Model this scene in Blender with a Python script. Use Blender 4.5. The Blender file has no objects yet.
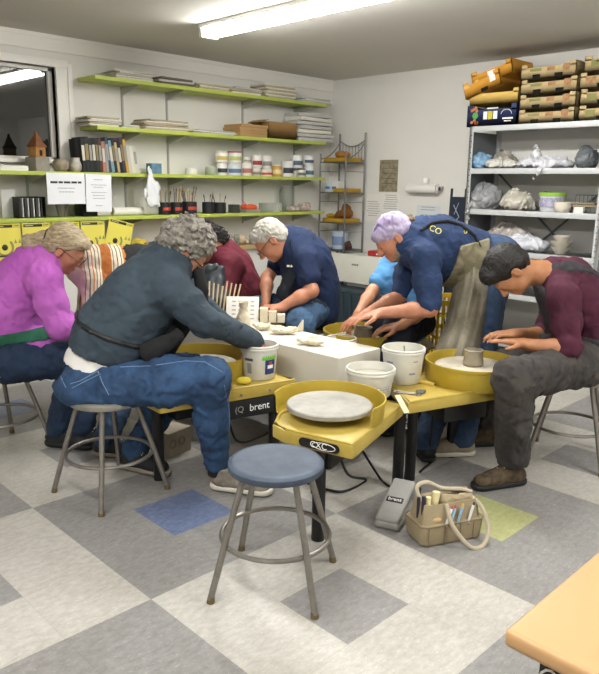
import bpy, bmesh, math, random
import numpy as np
from mathutils import Vector, Matrix
R = random.Random(7)
SC = bpy.context.scene
COL = SC.collection
PI = math.pi
# ---------------------------------------------------------------- camera basis (fitted to the floor tiles)
CAM = np.array([-1.1233, -1.8259, 1.3701]); PIT, YAW, ROLL, FPX = 0.2179, 0.7915, 0.015, 696.78
_f = np.array([math.cos(YAW)*math.cos(PIT), math.sin(YAW)*math.cos(PIT), -math.sin(PIT)])
_r0 = np.array([math.sin(YAW), -math.cos(YAW), 0.]); _u0 = np.cross(_r0, _f)
_r = math.cos(ROLL)*_r0 + math.sin(ROLL)*_u0; _u = -math.sin(ROLL)*_r0 + math.cos(ROLL)*_u0
def V(*a): return Vector(a[0] if len(a) == 1 else a)
def _ray(x, y): return _f + _r*(x-299.5)/FPX - _u*(y-337)/FPX
def at(x, y, d): return Vector(CAM + _ray(x, y)*d)                   # a point at depth d
def atz(x, y, z=0.): d = _ray(x, y); return Vector(CAM + d*((z-CAM[2])/d[2]))
def atX(x, y, X): d = _ray(x, y); return Vector(CAM + d*((X-CAM[0])/d[0]))
def atY(x, y, Y): d = _ray(x, y); return Vector(CAM + d*((Y-CAM[1])/d[1]))
FH = Vector((_f[0], _f[1], 0)).normalized(); RH = Vector((_r0[0], _r0[1], 0)).normalized(); UP = Vector((0, 0, 1))
def dirv(a, b, c=0.): return (RH*a + UP*b + FH*c).normalized()        # screen right, up, away
def sX(px, z, Y):                                                    # x of the point at height z, depth Y seen in column px
    k = (px-299.5)/FPX; n = _r - k*_f
    return float((n@CAM - n[1]*Y - n[2]*z)/n[0])
def sY(px, z, X):
    k = (px-299.5)/FPX; n = _r - k*_f
    return float((n@CAM - n[0]*X - n[2]*z)/n[1])
# ---------------------------------------------------------------- materials
MATS = {}
def srgb(c):
    if isinstance(c, str): c = [int(c[i:i+2], 16)/255 for i in (0, 2, 4)]
    return [((v+.055)/1.055)**2.4 if v > .04045 else v/12.92 for v in c]
def mat(name, col, rough=.6, metal=0., var=.0, vscale=8., col2=None, bump=0., bscale=60., emit=0., alpha=1., trans=0., ior=1.45, sheen=0., stretch=None, coat=0.):
    if name in MATS: return MATS[name]
    m = bpy.data.materials.new(name); m.use_nodes = True; MATS[name] = m
    nt = m.node_tree; b = nt.nodes['Principled BSDF']; c = srgb(col)
    b.inputs['Base Color'].default_value = (*c, 1); b.inputs['Roughness'].default_value = rough; b.inputs['Metallic'].default_value = metal
    b.inputs['Alpha'].default_value = alpha; b.inputs['Transmission Weight'].default_value = trans; b.inputs['IOR'].default_value = ior
    b.inputs['Sheen Weight'].default_value = sheen; b.inputs['Coat Weight'].default_value = coat
    if emit:
        b.inputs['Emission Color'].default_value = (*c, 1); b.inputs['Emission Strength'].default_value = emit
    if var or bump or col2:
        tc = nt.nodes.new('ShaderNodeTexCoord'); mp = nt.nodes.new('ShaderNodeMapping')
        nt.links.new(tc.outputs['Object'], mp.inputs[0])
        if stretch: mp.inputs['Scale'].default_value = stretch
    if var or col2:
        n = nt.nodes.new('ShaderNodeTexNoise'); n.inputs['Scale'].default_value = vscale; n.inputs['Detail'].default_value = 5; n.inputs['Roughness'].default_value = .65
        nt.links.new(mp.outputs[0], n.inputs['Vector'])
        rp = nt.nodes.new('ShaderNodeValToRGB'); rp.color_ramp.elements[0].position = .32; rp.color_ramp.elements[1].position = .68
        c2 = srgb(col2) if col2 else [min(1, x*(1+var)) for x in c]
        c1 = c if col2 else [x*(1-var) for x in c]
        rp.color_ramp.elements[0].color = (*c1, 1); rp.color_ramp.elements[1].color = (*c2, 1)
        nt.links.new(n.outputs[0], rp.inputs[0]); nt.links.new(rp.outputs[0], b.inputs['Base Color'])
    if bump:
        n2 = nt.nodes.new('ShaderNodeTexNoise'); n2.inputs['Scale'].default_value = bscale; n2.inputs['Detail'].default_value = 4
        nt.links.new(mp.outputs[0], n2.inputs['Vector'])
        bp = nt.nodes.new('ShaderNodeBump'); bp.inputs['Strength'].default_value = bump; bp.inputs['Distance'].default_value = .01
        nt.links.new(n2.outputs[0], bp.inputs['Height']); nt.links.new(bp.outputs[0], b.inputs['Normal'])
    return m
# ---------------------------------------------------------------- object helpers
def put(o, parent=None):
    COL.objects.link(o)
    if parent is not None: o.parent = parent
    return o
def tag(o, label=None, cat=None, group=None, kind=None):
    if label: o['label'] = label
    if cat: o['category'] = cat
    if group: o['group'] = group
    if kind: o['kind'] = kind
    return o
def thing(name, label, cat, loc=(0, 0, 0), rz=0., group=None):
    o = bpy.data.objects.new(name, None); o.empty_display_size = .1; put(o); o.location = loc; o.rotation_euler = (0, 0, rz)
    return tag(o, label, cat, group)
def copy_tree(o, parent=None):
    c = o.copy(); COL.objects.link(c); c.parent = parent
    for ch in o.children: copy_tree(ch, c)
    return c
def basis(d):
    d = V(d).normalized(); a = V(0, 0, 1) if abs(d.z) < .95 else V(1, 0, 0)
    x = d.cross(a).normalized(); return x, d.cross(x).normalized(), d
def spline(pts, n=8):
    P = [V(p) for p in pts]; out = []
    for i in range(len(P)-1):
        a, b, c, d = P[max(i-1, 0)], P[i], P[i+1], P[min(i+2, len(P)-1)]
        for k in range(n):
            u = k/n; out.append(.5*((2*b)+(c-a)*u+(2*a-5*b+4*c-d)*u*u+(3*b-a-3*c+d)*u**3))
    return out+[P[-1]]
class MB:
    def __init__(s): s.v = []; s.f = []; s.mi = []; s.m = 0
    def add(s, vs, fs):
        n = len(s.v); s.v += [tuple(v) for v in vs]; s.f += [tuple(i+n for i in f) for f in fs]; s.mi += [s.m]*len(fs); return s
    def box(s, c, sz, rz=0., M=None):
        c = V(c); h = V(sz)*.5; m = M.to_3x3() if M else Matrix.Rotation(rz, 3, 'Z')
        vs = [c + m @ V(x*h.x, y*h.y, z*h.z) for x in (-1, 1) for y in (-1, 1) for z in (-1, 1)]
        return s.add(vs, [(0, 1, 3, 2), (4, 6, 7, 5), (0, 4, 5, 1), (2, 3, 7, 6), (0, 2, 6, 4), (1, 5, 7, 3)])
    def b2(s, a, b): a = V(a); b = V(b); return s.box((a+b)/2, (abs(b.x-a.x), abs(b.y-a.y), abs(b.z-a.z)))
    def cone(s, a, b, r1, r2=None, n=16, cap=True):
        r2 = r1 if r2 is None else r2; a = V(a); b = V(b); x, y, _ = basis(b-a); vs = []
        for p, r in ((a, r1), (b, r2)): vs += [p + (x*math.cos(t) + y*math.sin(t))*r for t in [2*PI*i/n for i in range(n)]]
        fs = [(i, (i+1) % n, n+(i+1) % n, n+i) for i in range(n)]
        if cap: fs += [tuple(range(n))[::-1], tuple(range(n, 2*n))]
        return s.add(vs, fs)
    def tube(s, pts, r, n=8, closed=False):
        pts = [V(p) for p in pts]; N = len(pts); vs = []; rs = r if isinstance(r, (list, tuple)) else [r]*N
        px = None
        for i, p in enumerate(pts):
            t = (pts[(i+1) % N]-pts[i-1]) if closed else (pts[min(i+1, N-1)]-pts[max(i-1, 0)])
            t.normalize()
            if px is None: x = basis(t)[0]
            else: x = (px - t*px.dot(t)).normalized()
            px = x; y = t.cross(x)
            vs += [p+(x*math.cos(a)+y*math.sin(a))*rs[i] for a in [2*PI*k/n for k in range(n)]]
        fs = []
        for i in range(N if closed else N-1):
            j = (i+1) % N
            fs += [(i*n+k, i*n+(k+1) % n, j*n+(k+1) % n, j*n+k) for k in range(n)]
        if not closed: fs += [tuple(range(n))[::-1], tuple(range((N-1)*n, N*n))]
        return s.add(vs, fs)
    def ring(s, c, rad, r, n=40, m=8, z=(0, 0, 1)):
        x, y, _ = basis(z); c = V(c)
        return s.tube([c+(x*math.cos(t)+y*math.sin(t))*rad for t in [2*PI*i/n for i in range(n)]], r, m, True)
    def lathe(s, c, prof, n=32, a0=0., a1=2*PI, axis=(0, 0, 1), sx=1., sy=1.):     # prof: (radius, height)
        c = V(c); full = abs(a1-a0-2*PI) < 1e-6; N = n if full else n+1; vs = []
        if tuple(axis) == (0, 0, 1): x, y, z = V(1, 0, 0), V(0, 1, 0), V(0, 0, 1)
        else: x, y, z = basis(axis)
        for r, h in prof:
            for i in range(N):
                t = a0+(a1-a0)*i/n; vs.append(c + x*(math.cos(t)*r*sx) + y*(math.sin(t)*r*sy) + z*h)
        fs = []
        for j in range(len(prof)-1):
            for i in range(n):
                k = (i+1) % N; fs.append((j*N+i, j*N+k, (j+1)*N+k, (j+1)*N+i))
        if full and prof[0][0] > 1e-5 and prof[0] != prof[-1]: fs.append(tuple(range(N))[::-1])
        if full and prof[-1][0] > 1e-5 and prof[0] != prof[-1]: fs.append(tuple(range((len(prof)-1)*N, len(prof)*N)))
        if not full and prof[0] == prof[-1]:
            M = len(prof)-1; fs.append(tuple(j*N for j in range(M))); fs.append(tuple(j*N+n for j in range(M))[::-1])
        return s.add(vs, fs)
    def prism(s, poly, z0, z1):
        n = len(poly); vs = [(p[0], p[1], z0) for p in poly]+[(p[0], p[1], z1) for p in poly]
        return s.add(vs, [tuple(range(n))[::-1], tuple(range(n, 2*n))]+[(i, (i+1) % n, n+(i+1) % n, n+i) for i in range(n)])
    def build(s, name, m, parent=None, bevel=0., smooth=True, seg=2):
        me = bpy.data.meshes.new(name); me.from_pydata(s.v, [], s.f); ms = m if isinstance(m, (list, tuple)) else [m]
        for q in ms: me.materials.append(q)
        for p, i in zip(me.polygons, s.mi): p.material_index = i
        bm = bmesh.new(); bm.from_mesh(me); bmesh.ops.remove_doubles(bm, verts=bm.verts, dist=1e-6); bmesh.ops.recalc_face_normals(bm, faces=bm.faces)
        if bevel:
            es = [e for e in bm.edges if len(e.link_faces) == 2 and e.calc_face_angle(0) > .6]
            bmesh.ops.bevel(bm, geom=es, offset=bevel, segments=seg, affect='EDGES', profile=.6, clamp_overlap=True)
        if smooth:
            for e in bm.edges: e.smooth = not (len(e.link_faces) == 2 and e.calc_face_angle(0) > .7)
            for f in bm.faces: f.smooth = True
        bm.to_mesh(me); bm.free()
        return put(bpy.data.objects.new(name, me), parent)
def text(s, size, M, m, name, parent=None, ext=.0004):
    cu = bpy.data.curves.new('t', 'FONT'); cu.body = s; cu.size = size; cu.extrude = ext; cu.align_x = 'CENTER'; cu.align_y = 'CENTER'
    o = bpy.data.objects.new('t', cu); COL.objects.link(o); dg = bpy.context.evaluated_depsgraph_get()
    me = bpy.data.meshes.new_from_object(o.evaluated_get(dg)); bpy.data.objects.remove(o); me.materials.clear(); me.materials.append(m)
    me.transform(M); me.name = name
    return put(bpy.data.objects.new(name, me), parent)
def frameM(o, x, y):                                                # matrix whose local x,y lie along given world vectors
    x = V(x).normalized(); y = (V(y)-x*V(y).dot(x)).normalized(); z = x.cross(y)
    return Matrix(((x.x, y.x, z.x, o[0]), (x.y, y.y, z.y, o[1]), (x.z, y.z, z.z, o[2]), (0, 0, 0, 1)))
from mathutils.bvhtree import BVHTree
def bvh(o): return BVHTree.FromPolygons([v.co for v in o.data.vertices], [tuple(p.vertices) for p in o.data.polygons])
def hits(o, pts, off=.002, n=5):                                     # seams and prints laid on a cloth surface
    T_ = bvh(o); out = []; c = Vector(CAM); P = []
    for (a, b), (e, f) in zip(pts, pts[1:]): P += [(a+(e-a)*k/n, b+(f-b)*k/n) for k in range(n)]
    P.append(pts[-1])
    for x, y in P:
        d = Vector(_ray(x, y)).normalized(); h = T_.ray_cast(c, d)
        if h[0] is not None: out.append(h[0]+h[1]*off*(1 if h[1].dot(d) < 0 else -1))
    return out
def seam(o, pts, r, m, name='seam', n=5, sides=5):
    P = hits(o, pts, r*.4, n)
    return MB().tube(P, r, sides).build(name, m, o) if len(P) > 2 else None
def print_on(o, s, px, py, size, ang, m, name='lettering', bend=0.):
    cu = bpy.data.curves.new('t', 'FONT'); cu.body = s; cu.size = size; cu.align_x = 'CENTER'; cu.align_y = 'CENTER'
    q = bpy.data.objects.new('t', cu); COL.objects.link(q); me = bpy.data.meshes.new_from_object(q.evaluated_get(bpy.context.evaluated_depsgraph_get())); bpy.data.objects.remove(q)
    T_ = bvh(o); c = Vector(CAM); ca, sa = math.cos(ang), math.sin(ang)
    bm = bmesh.new(); bm.from_mesh(me); bmesh.ops.triangulate(bm, faces=bm.faces); bmesh.ops.subdivide_edges(bm, edges=[e for e in bm.edges if e.calc_length() > size*.2], cuts=2)
    for v in bm.verts:
        x, y = v.co.x, v.co.y+bend*v.co.x**2; d = Vector(_ray(px+x*ca+y*sa, py+x*sa-y*ca)).normalized(); h = T_.ray_cast(c, d)
        if h[0] is not None: v.co = h[0]-d*.004
    bm.to_mesh(me); bm.free(); me.materials.clear(); me.materials.append(m); me.name = name
    return put(bpy.data.objects.new(name, me), o)
# ---------------------------------------------------------------- implicit surfaces (bodies, cloth, soft things)
class Sdf:
    def __init__(s, vox=.007): s.vox = vox; s.p = []; s.cuts = []; s.ns = []; s.off = 0.
    def rc(s, a, b, ra, rb=None, k=.02, op='u', flat=None):          # round cone; flat=(direction, factor)
        rb = ra if rb is None else rb; a = np.array(a, float); b = np.array(b, float); m = max(ra, rb)
        fl = (np.array(V(flat[0]).normalized(), float), flat[1]) if flat else None
        def fn(P):
            ab = b-a; t = np.clip(((P-a)@ab)/max(ab@ab, 1e-9), 0, 1); q = P-a-t[..., None]*ab
            if fl:
                c = q@fl[0]; q = q + (c*(1/fl[1]-1))[..., None]*fl[0]
                return (np.sqrt((q*q).sum(-1)) - (ra+(rb-ra)*t))*min(1, fl[1])
            return np.sqrt((q*q).sum(-1)) - (ra+(rb-ra)*t)
        s.p.append((fn, np.minimum(a-ra, b-rb)-0*m, np.maximum(a+ra, b+rb), k, op)); return s
    def el(s, c, rad, M=None, k=.02, op='u'):                        # ellipsoid, M = 3x3 rotation (local->world)
        c = np.array(c, float); rd = np.array(rad, float); M = np.eye(3) if M is None else np.array(M.to_3x3() if hasattr(M, 'to_3x3') else M, float)
        mr = rd.max()
        def fn(P):
            q = ((P-c)@M)/rd; k0 = np.sqrt((q*q).sum(-1)); k1 = np.sqrt(((q/rd)**2).sum(-1))+1e-9
            return k0*(k0-1)/k1
        s.p.append((fn, c-mr, c+mr, k, op)); return s
    def bx(s, c, half, M=None, r=.01, k=.01, op='u'):
        c = np.array(c, float); h = np.array(half, float)-r; M = np.eye(3) if M is None else np.array(M.to_3x3() if hasattr(M, 'to_3x3') else M, float)
        def fn(P):
            q = np.abs((P-c)@M)-h; return np.sqrt((np.maximum(q, 0)**2).sum(-1)) + np.minimum(q.max(-1), 0) - r
        e = np.abs(M)@(h+r); s.p.append((fn, c-e, c+e, k, op)); return s
    def cut(s, p, n): s.cuts.append((np.array(p, float), np.array(V(n).normalized(), float))); return s    # removes the side n points to
    def noise(s, A, f, seed=1, warp=.6, ridge=False, axis=None):
        s.ns.append((A, f, seed, warp, ridge, axis)); return s
    def mesh(s, name, m, parent=None, smooth=1, origin=None):
        add = [p for p in s.p if p[4] == 'u']; nA = sum(abs(n[0]) for n in s.ns)+s.off; vx = s.vox
        lo = np.min([p[1] for p in add], 0)-.012-nA-2*vx; hi = np.max([p[2] for p in add], 0)+.012+nA+2*vx
        n = np.ceil((hi-lo)/vx).astype(int)+1
        ax = [lo[i]+vx*np.arange(n[i]) for i in range(3)]
        D = np.full(n, .06, np.float32)
        for fn, a, b, k, op in s.p:
            mg = k+nA+3*vx
            i0 = np.clip(np.floor((a-mg-lo)/vx).astype(int), 0, n-1); i1 = np.clip(np.ceil((b+mg-lo)/vx).astype(int)+1, 1, n)
            if (i1 <= i0).any(): continue
            P = np.stack(np.meshgrid(*[ax[i][i0[i]:i1[i]] for i in range(3)], indexing='ij'), -1)
            d = fn(P).astype(np.float32); sl = tuple(slice(i0[i], i1[i]) for i in range(3)); o = D[sl]
            if op == 'u':
                h = np.maximum(k-np.abs(o-d), 0)/max(k, 1e-6); D[sl] = np.minimum(o, d)-h*h*k*.25
            else:
                d = -d; h = np.maximum(k-np.abs(o-d), 0)/max(k, 1e-6); D[sl] = np.maximum(o, d)+h*h*k*.25
        D -= s.off
        if s.ns or s.cuts:
            idx = np.nonzero(np.abs(D) < .05); P = np.stack([ax[i][idx[i]] for i in range(3)], -1); dv = D[idx]
            for A, f, seed, warp, ridge, axis in s.ns:
                rg = np.random.RandomState(seed); Q = P*f; tot = 0
                W = np.stack([np.sin(Q@rg.randn(3)+rg.rand()*6) + .5*np.sin(2.1*Q@rg.randn(3)+rg.rand()*6) for _ in range(3)], -1)*warp
                Q = Q+W
                for o_ in range(4):
                    kk = rg.randn(3); kk *= (1.+o_*.55)/np.linalg.norm(kk)*1.6
                    if axis is not None:
                        av = np.array(V(axis).normalized()); kk = av*(kk@av)*.25+(kk-av*(kk@av))
                    tot = tot + np.sin(Q@kk+rg.rand()*6)/(1+.5*o_)
                tot /= 2.2
                if ridge: tot = 1-2*np.abs(tot)
                dv = dv + (A*tot)
            for p, nn in s.cuts: dv = np.maximum(dv, (P-p)@nn)
            D[idx] = dv
            if s.cuts:
                big = D < -.049
                if big.any():
                    idx = np.nonzero(big); P = np.stack([ax[i][idx[i]] for i in range(3)], -1); dv = D[idx]
                    for p, nn in s.cuts: dv = np.maximum(dv, (P-p)@nn)
                    D[idx] = dv
        for a_ in range(3):
            sl = [slice(None)]*3
            for e in (0, -1): sl[a_] = e; D[tuple(sl)] = np.maximum(D[tuple(sl)], 1e-4)
        # surface nets
        S = D < 0; c = np.zeros(n-1, np.int8)
        cor = [(i, j, k) for i in (0, 1) for j in (0, 1) for k in (0, 1)]
        def sh(A, o): return A[o[0]:A.shape[0]-1+o[0], o[1]:A.shape[1]-1+o[1], o[2]:A.shape[2]-1+o[2]]
        for o in cor: c += sh(S, o)
        act = (c > 0) & (c < 8); ids = np.nonzero(act); N = len(ids[0])
        vid = np.full(n-1, -1, np.int64); vid[ids] = np.arange(N)
        acc = np.zeros((N, 3)); cnt = np.zeros(N)
        vals = {o: D[ids[0]+o[0], ids[1]+o[1], ids[2]+o[2]].astype(float) for o in cor}
        for o in cor:
            for a_ in range(3):
                if o[a_] == 0:
                    p = list(o); p[a_] = 1; p = tuple(p); va, vb = vals[o], vals[p]; cr = (va < 0) != (vb < 0)
                    t = np.where(cr, va/np.where(cr, va-vb, 1), 0); q = np.tile(np.array(o, float), (N, 1)); q[:, a_] += t
                    acc[cr] += q[cr]; cnt[cr] += 1
        co = (np.stack(ids, -1)+acc/cnt[:, None])*vx+lo
        F = []
        for a_ in range(3):
            b_, c_ = (a_+1) % 3, (a_+2) % 3
            A0 = [slice(None)]*3; A1 = [slice(None)]*3; A0[a_] = slice(0, -1); A1[a_] = slice(1, None)
            s0, s1 = S[tuple(A0)], S[tuple(A1)]; e = np.stack(np.nonzero(s0 != s1), -1)
            e = e[(e[:, b_] > 0) & (e[:, c_] > 0)]; e = e[(e[:, b_] < n[b_]-1) & (e[:, c_] < n[c_]-1)]
            fl = s0[tuple(e.T)]
            def g(db, dc): q = e.copy(); q[:, b_] -= db; q[:, c_] -= dc; return vid[tuple(q.T)]
            q = np.stack([g(1, 1), g(0, 1), g(0, 0), g(1, 0)], -1); q[~fl] = q[~fl][:, ::-1]; F.append(q)
        F = np.concatenate(F); F = F[(F >= 0).all(1)]
        for _ in range(smooth):                                     # light Laplacian smoothing
            ac = np.zeros_like(co); ct = np.zeros(N)
            for i in range(4):
                np.add.at(ac, F[:, i], co[F[:, (i+1) % 4]]+co[F[:, i-1]]); np.add.at(ct, F[:, i], 2)
            co = np.where(ct[:, None] > 0, co*.4+.6*ac/np.maximum(ct, 1)[:, None], co)
        if origin is not None: co = co-np.array(origin)
        me = bpy.data.meshes.new(name); me.vertices.add(N); me.vertices.foreach_set('co', co.astype(np.float32).ravel())
        nf = len(F); me.loops.add(nf*4); me.loops.foreach_set('vertex_index', F.astype(np.int32).ravel())
        me.polygons.add(nf); me.polygons.foreach_set('loop_start', np.arange(0, nf*4, 4, dtype=np.int32))
        me.polygons.foreach_set('loop_total', np.full(nf, 4, np.int32)) if bpy.app.version < (4, 0) else None
        me.update(calc_edges=True); me.validate(); me.polygons.foreach_set('use_smooth', np.ones(len(me.polygons), bool))
        ms = m if isinstance(m, (list, tuple)) else [m]
        for q in ms: me.materials.append(q)
        o = put(bpy.data.objects.new(name, me), parent)
        return o
# ================================================================ SETTING
T = .3048; XW, YW, HC = 4.47, 3.415, 2.41; X0, Y0 = -3.2, -4.2
def st(o): return tag(o, kind='structure')
M_wall = mat('wall_paint', 'dedcd6', .75, var=.02, vscale=2, bump=.03, bscale=120)
M_ceil = mat('ceiling_paint', 'cfcbc3', .85, var=.015, vscale=3)
M_trim = mat('white_trim', 'e9e7e0', .5)
def floor_mat(name, a, b):
    m = mat(name, a, .38, col2=b, vscale=26, stretch=(1, 1.9, 1)); nt = m.node_tree; N = nt.nodes; L = nt.links
    bs = N['Principled BSDF']; rp = [x for x in N if x.type == 'VALTORGB'][0]; tc = [x for x in N if x.type == 'TEX_COORD'][0]
    # streaky chips and thin tile seams
    n2 = N.new('ShaderNodeTexNoise'); n2.inputs['Scale'].default_value = 75; n2.inputs['Detail'].default_value = 3
    L.new([x for x in N if x.type == 'MAPPING'][0].outputs[0], n2.inputs['Vector'])
    r2 = N.new('ShaderNodeValToRGB'); r2.color_ramp.elements[0].position = .6; r2.color_ramp.elements[1].position = .72
    r2.color_ramp.elements[0].color = (0, 0, 0, 1); r2.color_ramp.elements[1].color = (.35, .35, .35, 1); L.new(n2.outputs[0], r2.inputs[0])
    n3 = N.new('ShaderNodeTexNoise'); n3.inputs['Scale'].default_value = 2.3; n3.inputs['Detail'].default_value = 4; L.new(tc.outputs['Object'], n3.inputs['Vector'])
    r3 = N.new('ShaderNodeValToRGB'); r3.color_ramp.elements[0].position = .3; r3.color_ramp.elements[0].color = (.82, .805, .78, 1); r3.color_ramp.elements[1].position = .62; r3.color_ramp.elements[1].color = (1, 1, 1, 1); L.new(n3.outputs[0], r3.inputs[0])
    mx = N.new('ShaderNodeMixRGB'); mx.blend_type = 'ADD'; mx.inputs[0].default_value = .35; L.new(rp.outputs[0], mx.inputs[1]); L.new(r2.outputs[0], mx.inputs[2])
    m3 = N.new('ShaderNodeMixRGB'); m3.blend_type = 'MULTIPLY'; m3.inputs[0].default_value = 1; L.new(mx.outputs[0], m3.inputs[1]); L.new(r3.outputs[0], m3.inputs[2])
    sp = N.new('ShaderNodeSeparateXYZ'); L.new(tc.outputs['Object'], sp.inputs[0]); mn = []
    for a_ in (0, 1):
        d = N.new('ShaderNodeMath'); d.operation = 'DIVIDE'; d.inputs[1].default_value = T; L.new(sp.outputs[a_], d.inputs[0])
        f = N.new('ShaderNodeMath'); f.operation = 'PINGPONG'; f.inputs[1].default_value = .5; L.new(d.outputs[0], f.inputs[0]); mn.append(f)
    q = N.new('ShaderNodeMath'); q.operation = 'MINIMUM'; L.new(mn[0].outputs[0], q.inputs[0]); L.new(mn[1].outputs[0], q.inputs[1])
    g = N.new('ShaderNodeMath'); g.operation = 'LESS_THAN'; g.inputs[1].default_value = .004; L.new(q.outputs[0], g.inputs[0])
    m4 = N.new('ShaderNodeMixRGB'); m4.blend_type = 'MULTIPLY'; m4.inputs[2].default_value = (.88, .87, .86, 1); L.new(g.outputs[0], m4.inputs[0]); L.new(m3.outputs[0], m4.inputs[1])
    L.new(m4.outputs[0], bs.inputs['Base Color'])
    return m
FM = [floor_mat('vinyl_cream', 'a5a29b', 'bcb9b3'), floor_mat('vinyl_grey', '7b7a79', '93918f'), floor_mat('vinyl_blue', '566383', '6f7c9b'), floor_mat('vinyl_green', '9da06f', 'b2b585'), floor_mat('vinyl_mid_grey', '7d7c7b', '939190')]
fb = MB(); ix0, ix1 = int(math.floor(X0/T)), int(math.ceil(XW/T)); iy0, iy1 = int(math.floor(Y0/T)), int(math.ceil(YW/T))
for i in range(ix0, ix1):
    for j in range(iy0, iy1):
        bi, bj = i//3, j//3; dark = (bi+bj) % 2 == 0; mid = (i % 3 == 1 and j % 3 == 1)
        if dark and mid: fb.m = 2 if bi % 2 == 0 else 3
        elif mid: fb.m = 4
        else: fb.m = 1 if dark else 0
        fb.add([(i*T, j*T, 0), ((i+1)*T, j*T, 0), ((i+1)*T, (j+1)*T, 0), (i*T, (j+1)*T, 0)], [(0, 1, 2, 3)])
fb.m = 1; fb.add([(X0-.3, Y0-.3, -.05), (XW+.3, Y0-.3, -.05), (XW+.3, YW+.3, -.05), (X0-.3, YW+.3, -.05)], [(3, 2, 1, 0)])
st(fb.build('floor', FM, smooth=False))
st(MB().b2((X0-.1, Y0-.1, HC), (XW+.1, YW+.1, HC+.1)).build('ceiling', M_ceil, smooth=False))
WX0, WX1, WZ0, WZ1 = -.1, 1.43, 1.515, 2.185          # window opening in the left wall
w = MB(); w.b2((X0, YW, 0), (XW+.1, YW+.12, WZ0)); w.b2((X0, YW, WZ1), (XW+.1, YW+.12, HC)); w.b2((X0, YW, WZ0), (WX0, YW+.12, WZ1)); w.b2((WX1, YW, WZ0), (XW+.1, YW+.12, WZ1))
st(w.build('wall_left', M_wall, smooth=False))
st(MB().b2((XW, Y0, 0), (XW+.12, YW, HC)).build('wall_right', M_wall, smooth=False))
st(MB().b2((X0-.12, Y0, 0), (X0, YW, HC)).build('wall_back', M_wall, smooth=False))
st(MB().b2((X0, Y0-.12, 0), (XW, Y0, HC)).build('wall_front', M_wall, smooth=False))
st(MB().b2((X0, YW-.022, HC-.115), (XW, YW, HC-.03)).b2((X0, YW-.035, HC-.03), (XW, YW, HC-.001)).build('trim_1', M_trim, smooth=False))
M_night = mat('night_outside', '07090a', .9)
win = st(MB().b2((WX0-.02, YW+.05, WZ0-.02), (WX1+.02, YW+.11, WZ0+.02)).b2((WX0-.02, YW+.05, WZ1-.025), (WX1+.02, YW+.11, WZ1+.02)).b2((WX1-.03, YW+.05, WZ0), (WX1+.02, YW+.11, WZ1)).b2((WX0-.02, YW+.05, WZ0), (WX0+.03, YW+.11, WZ1)).build('window_1', M_trim, bevel=.003))
MB().b2((WX0, YW+.075, WZ0), (WX1, YW+.081, WZ1)).build('window_pane', mat('window_glass', '0a1112', .02, ior=1.9, coat=1.), win, smooth=False)
MB().b2((WX0-.14, YW-.03, WZ1), (WX1+.13, YW+.04, WZ1+.035)).b2((WX0-.1, YW-.018, WZ1+.03), (WX1+.1, YW, WZ1+.055)).b2((WX1, YW-.025, WZ0), (WX1+.09, YW+.05, WZ1+.01)).b2((WX1+.09, YW-.035, WZ0-.02), (WX1+.125, YW, WZ1+.02)).build('window_casing', M_trim, win, bevel=.003)
MB().b2((WX0-.1, YW-.06, WZ0-.03), (WX1+.1, YW+.06, WZ0)).build('window_sill', M_trim, win, bevel=.003)
st(MB().b2((X0, YW+.3, WZ0-1), (XW, YW+.32, WZ1+1)).build('trim_2', M_night, smooth=False)) if False else None
# ---------------------------------------------------------------- ceiling light and camera
M_tube = mat('lit_diffuser', 'fbfaf6', .5, emit=34.)
M_metalw = mat('white_enamel', 'e8e6e2', .4)
def fixture(x, y0, y1, label):
    t = thing('ceiling_light', label, 'light', (x, (y0+y1)/2, HC)); L = (y1-y0)/2
    MB().b2((-.075, -L, -.028), (.075, L, -.001)).build('housing', M_metalw, t, bevel=.004)
    prof = [(-.065, -.028), (-.06, -.062), (-.035, -.08), (.035, -.08), (.06, -.062), (.065, -.028)]
    m = MB(); n = len(prof); m.add([(p[0], s, p[1]) for s in (-L+.03, L-.03) for p in prof], [(i, (i+1) % n, n+(i+1) % n, n+i) for i in range(n)]+[tuple(range(n)), tuple(range(n, 2*n))])
    m.build('diffuser', M_tube, t)
    for s in (-1, 1): MB().b2((-.07, s*L-(.03 if s > 0 else 0), -.085), (.07, s*L+(0 if s > 0 else .03), -.02)).build('end_cap', M_metalw, t, bevel=.004)
    return t
fixture(2.0, -.16, 2.28, 'long white fluorescent ceiling light over the potters')
fixture(-.9, -1.9, .54, 'white fluorescent ceiling light nearer the window side, outside the photo')
fixture(1.6, -3.4, -1.2, 'white fluorescent ceiling light above the peach worktable, outside the photo')
cd = bpy.data.cameras.new('camera'); cam = bpy.data.objects.new('camera', cd); COL.objects.link(cam)
M = Matrix([[_r[0], _u[0], -_f[0], CAM[0]], [_r[1], _u[1], -_f[1], CAM[1]], [_r[2], _u[2], -_f[2], CAM[2]], [0, 0, 0, 1]]); cam.matrix_world = M
cd.sensor_fit = 'HORIZONTAL'; cd.sensor_width = 36; cd.lens = FPX/599*36; cd.clip_start = .05; SC.camera = cam
wd = bpy.data.worlds.new('world'); SC.world = wd; wd.use_nodes = True; wd.node_tree.nodes['Background'].inputs[0].default_value = (.01, .012, .014, 1)
SC.view_settings.view_transform = 'Standard'; SC.view_settings.look = 'None'; SC.view_settings.gamma = 1; SC.view_settings.exposure = 1.12
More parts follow.
